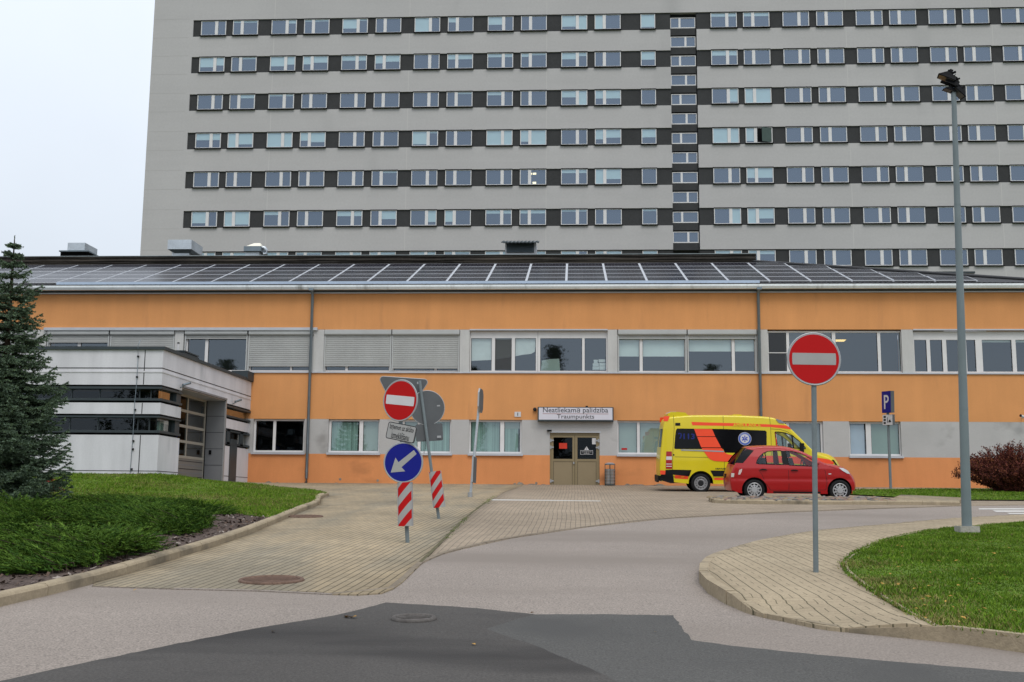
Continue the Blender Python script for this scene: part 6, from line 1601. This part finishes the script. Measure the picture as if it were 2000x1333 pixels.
# ---- grass blades
gm = [leafmat('grass_mid', (.098, .175, .014), .3, 2), leafmat('grass_light', (.145, .225, .022), .3, 2), leafmat('grass_dark', (.055, .115, .010), .3, 2), leafmat('grass_dry', (.22, .19, .07), .3, 2)]
def grass(name, label, poly, dens, hgt, off, seed, probs=(.45, .22, .28, .05), nb=4, wd=.006, ymax=99, dry=None):
    rg = np.random.default_rng(seed); xs = [p[0] for p in poly]; ys = [p[1] for p in poly]
    x0, x1, y0, y1 = min(xs), max(xs), min(ys), min(max(ys), ymax); n = int((x1-x0)*(y1-y0)*dens); q = np.column_stack([rg.uniform(x0, x1, n), rg.uniform(y0, y1, n)])
    q = np.array([p for p in q if inside(poly, p[0], p[1])]); n = len(q)
    z = np.array([H(x, y) for x, y in q])+off
    patchy = .65+.35*np.sin(q[:, 0]*1.9+np.sin(q[:, 1]*1.1)*2)*np.sin(q[:, 1]*1.6+seed)+rg.normal(0, .12, n)
    b0 = np.repeat(np.column_stack([q, z]), nb, axis=0)+np.column_stack([rg.normal(0, .03, (n*nb, 2)), np.zeros(n*nb)])
    hh = np.repeat(np.clip(patchy, .35, 1.3), nb)*hgt*rg.uniform(.5, 1.2, n*nb); ln = rg.normal(0, .55, (n*nb, 2))
    tp = b0+np.column_stack([ln*hh[:, None], hh]); a = rg.random(n*nb)*6.283; sd = np.column_stack([np.cos(a), np.sin(a), np.zeros(n*nb)])
    v, f = tris(b0, tp, np.full(n*nb, wd), sd); mi = rg.choice(4, n*nb, p=probs)
    if dry is not None:
        w_ = np.array([dry(x, y) for x, y in b0[:, :2]]); mi = np.where(rg.random(n*nb) < w_, 3, mi)
    tag(fast_mesh(name, v, f, gm, None, mi), label, 'grass', kind='stuff')
dp = [G(1655, 1105, .1), G(1760, 1180, .1), G(1700, 1140, .1), G(1830, 1218, .1)]
def dryr(x, y):
    dd = min(math.hypot(x-p[0], y-p[1]) for p in dp); s_ = math.sin(x*3.1)*math.sin(y*2.7+1)
    return max(0, .7-dd*.8)+max(0, s_-.85)*.8
vis = [p for p in lawn_r if p[0] < 16]
grass('grass', 'short bright green grass of the right lawn', [(min(p[0], 13.5), p[1]) for p in lawn_r], 620, .050, .114, 1, dry=dryr, nb=4, wd=.0075)
def dryl(x, y): return max(0, math.sin(x*1.3+2)*math.sin(y*1.1))*.35+max(0, .5-abs(y-29.5)*.35)*.5
grass('grass', 'yellowish green grass of the sloping left lawn before the garage', [(max(p[0], -20), p[1]) for p in lawn_l], 200, .085, .12, 2, (.40, .36, .16, .08), 4, .010, dry=dryl)
grass('grass', 'narrow grass strip along the foot of the right wall', [G(1655, 968), G(1760, 974), G(1880, 979), G(2060, 980), (21, 40.5), (21, 45.2), G(1800, 957.5), G(1672, 959)], 130, .07, .045, 9, nb=3, wd=.012)
# weeds in the joint of the edging, and fallen leaves
wpts = [G(x, y) for x, y in ((868, 1056), (880, 1044), (893, 1032), (905, 1020), (912, 1013))]
wl_ = []
for i, p in enumerate(wpts[:-1]): wl_ += [p]
poly = [(p[0]-.06, p[1]) for p in wpts]+[(p[0]+.06, p[1]) for p in wpts[::-1]]
grass('weeds', 'weeds growing in the joint between the paved lane and forecourt', poly, 130, .025, .02, 12, nb=3, wd=.008)
wp2 = [G(x, y) for x, y in ((948, 986), (956, 977), (965, 970))]
grass('weeds', 'moss and weeds at the far end of the paving joint', [(p[0]-.08, p[1]) for p in wp2]+[(p[0]+.08, p[1]) for p in wp2[::-1]], 90, .02, .02, 13, nb=3, wd=.010)
rg = np.random.default_rng(5); lv, lf = [], []
def leafat(x, y, off, s):
    a = rg.random()*6.28; z = H(x, y)+off; c = np.array([x, y, z]); u = np.array([math.cos(a), math.sin(a), rg.uniform(-.3, .3)])*s; w2 = np.array([-math.sin(a), math.cos(a), rg.uniform(-.3, .3)])*s*.55
    k_ = len(lv); lv.extend([c-u, c+w2+[0, 0, s*.2], c+u, c-w2+[0, 0, s*.15]]); lf.append((k_, k_+1, k_+2, k_+3))
for px, py, s in ((533, 1237, .035), (676, 1208, .05), (690, 1209, .05), (683, 1209, .04), (545, 1128, .04), (925, 1262, .03), (264, 1155, .03), (325, 1098, .035), (1280, 1238, .02), (1040, 1200, .03)): leafat(*G(px, py), .016, s)
for _ in range(80):
    px, py = rg.uniform(1680, 2000), rg.uniform(1060, 1225); x, y = G(px, py, .12)
    if inside(lawn_r, x, y): leafat(x, y, .155, rg.uniform(.02, .035))
fo = fast_mesh('fallen_leaves', np.array(lv), np.array(lf), [leafmat('yellow_leaf', (.42, .24, .06), .3, 3)])
tag(fo, 'small yellow fallen leaves scattered on lawn and asphalt', 'leaves', kind='stuff')
# bark chips on the mulch
rg = np.random.default_rng(8); n = 16000; q = np.column_stack([rg.uniform(-16, -5, n), rg.uniform(10, 29, n)]); q = np.array([p for p in q if inside(bed, p[0], p[1]) and not inside(lawn_l, p[0], p[1])]); n = len(q)
z = np.array([H(x, y) for x, y in q])+.108+rg.uniform(0, .012, n); c = np.column_stack([q, z]); a = rg.random(n)*6.28; ln = rg.uniform(.012, .04, n)[:, None]
u = np.column_stack([np.cos(a), np.sin(a), rg.normal(0, .35, n)])*ln; w2 = np.column_stack([-np.sin(a), np.cos(a), rg.normal(0, .4, n)])*ln*.45
v = np.stack([c-u-w2, c+u-w2, c+u+w2, c-u+w2], 1).reshape(-1, 3)
cm_ = [mat('bark_chip_%s' % s_, col, .95, .3, 9) for s_, col in (('brown', (.10, .068, .052)), ('dark', (.05, .036, .03)), ('pale', (.27, .23, .20)))]
tag(fast_mesh('bark_chips', v, np.arange(n*4).reshape(n, 4), cm_, None, rg.choice(3, n, p=[.5, .33, .17])), 'loose brown and pale bark chips covering the left planting bed', 'bark mulch', kind='stuff')

# ---- trees behind the photographer, seen only mirrored in the upper windows
tm_ = [leafmat('lime_leaf', (.05, .07, .025), .3, .8), leafmat('lime_leaf_dark', (.03, .045, .018), .3, .8)]
for i, (X, Y, top, r0, lb) in enumerate(((-2.0, -20, 17.2, 1.9, 'tall narrow tree behind the photographer, mirrored beside the stacked boxes'), (14.2, -21, 15.4, 2.4, 'round tree behind the photographer, mirrored under the half drawn white blinds'), (-10.6, -22, 15.3, 1.7, 'slender tree behind the photographer, mirrored below the hanging white cloth'), (-37.5, -24, 16.2, 3.6, 'broad tree behind the photographer, mirrored in the window above the garage'))):
    rg = np.random.default_rng(40+i); t = thing('tree', lb, 'tree', (X, Y, H(X, Y)-.2), 'trees mirrored in the windows'); q = MB(); z0_ = H(X, Y)-.2
    q.tube([(X, Y, z0_), (X+.1, Y, z0_+top*.5), (X, Y, top-1)], [.22, .14, .03], MATS['spruce_bark'], 8)
    for j in range(9): a = rg.random()*6.28; z = top*rg.uniform(.35, .85); q.tube([(X, Y, z), (X+r0*.7*math.cos(a), Y+r0*.7*math.sin(a), z+1.0)], [.06, .015], MATS['spruce_bark'], 5)
    q.build('trunk', t)
    cl = np.column_stack([rg.normal(0, r0*.42, 90), rg.normal(0, r0*.42, 90), rg.uniform(top*.3, top, 90)]); sh = np.clip((top-cl[:, 2])/(top*.4), .12, 1); cl[:, :2] *= sh[:, None]
    n = 9000; c = cl[rg.integers(0, 90, n)]+rg.normal(0, .38, (n, 3))+np.array([X, Y, 0]); c[:, 2] = np.minimum(c[:, 2], top+.2); u = norm(rg.normal(size=(n, 3)))*.12; w2 = norm(np.cross(u, rg.normal(size=(n, 3))))*.08
    fast_mesh('crown', np.stack([c-u, c-w2, c+u, c+w2], 1).reshape(-1, 3), np.arange(n*4).reshape(n, 4), tm_, t, rg.choice(2, n))
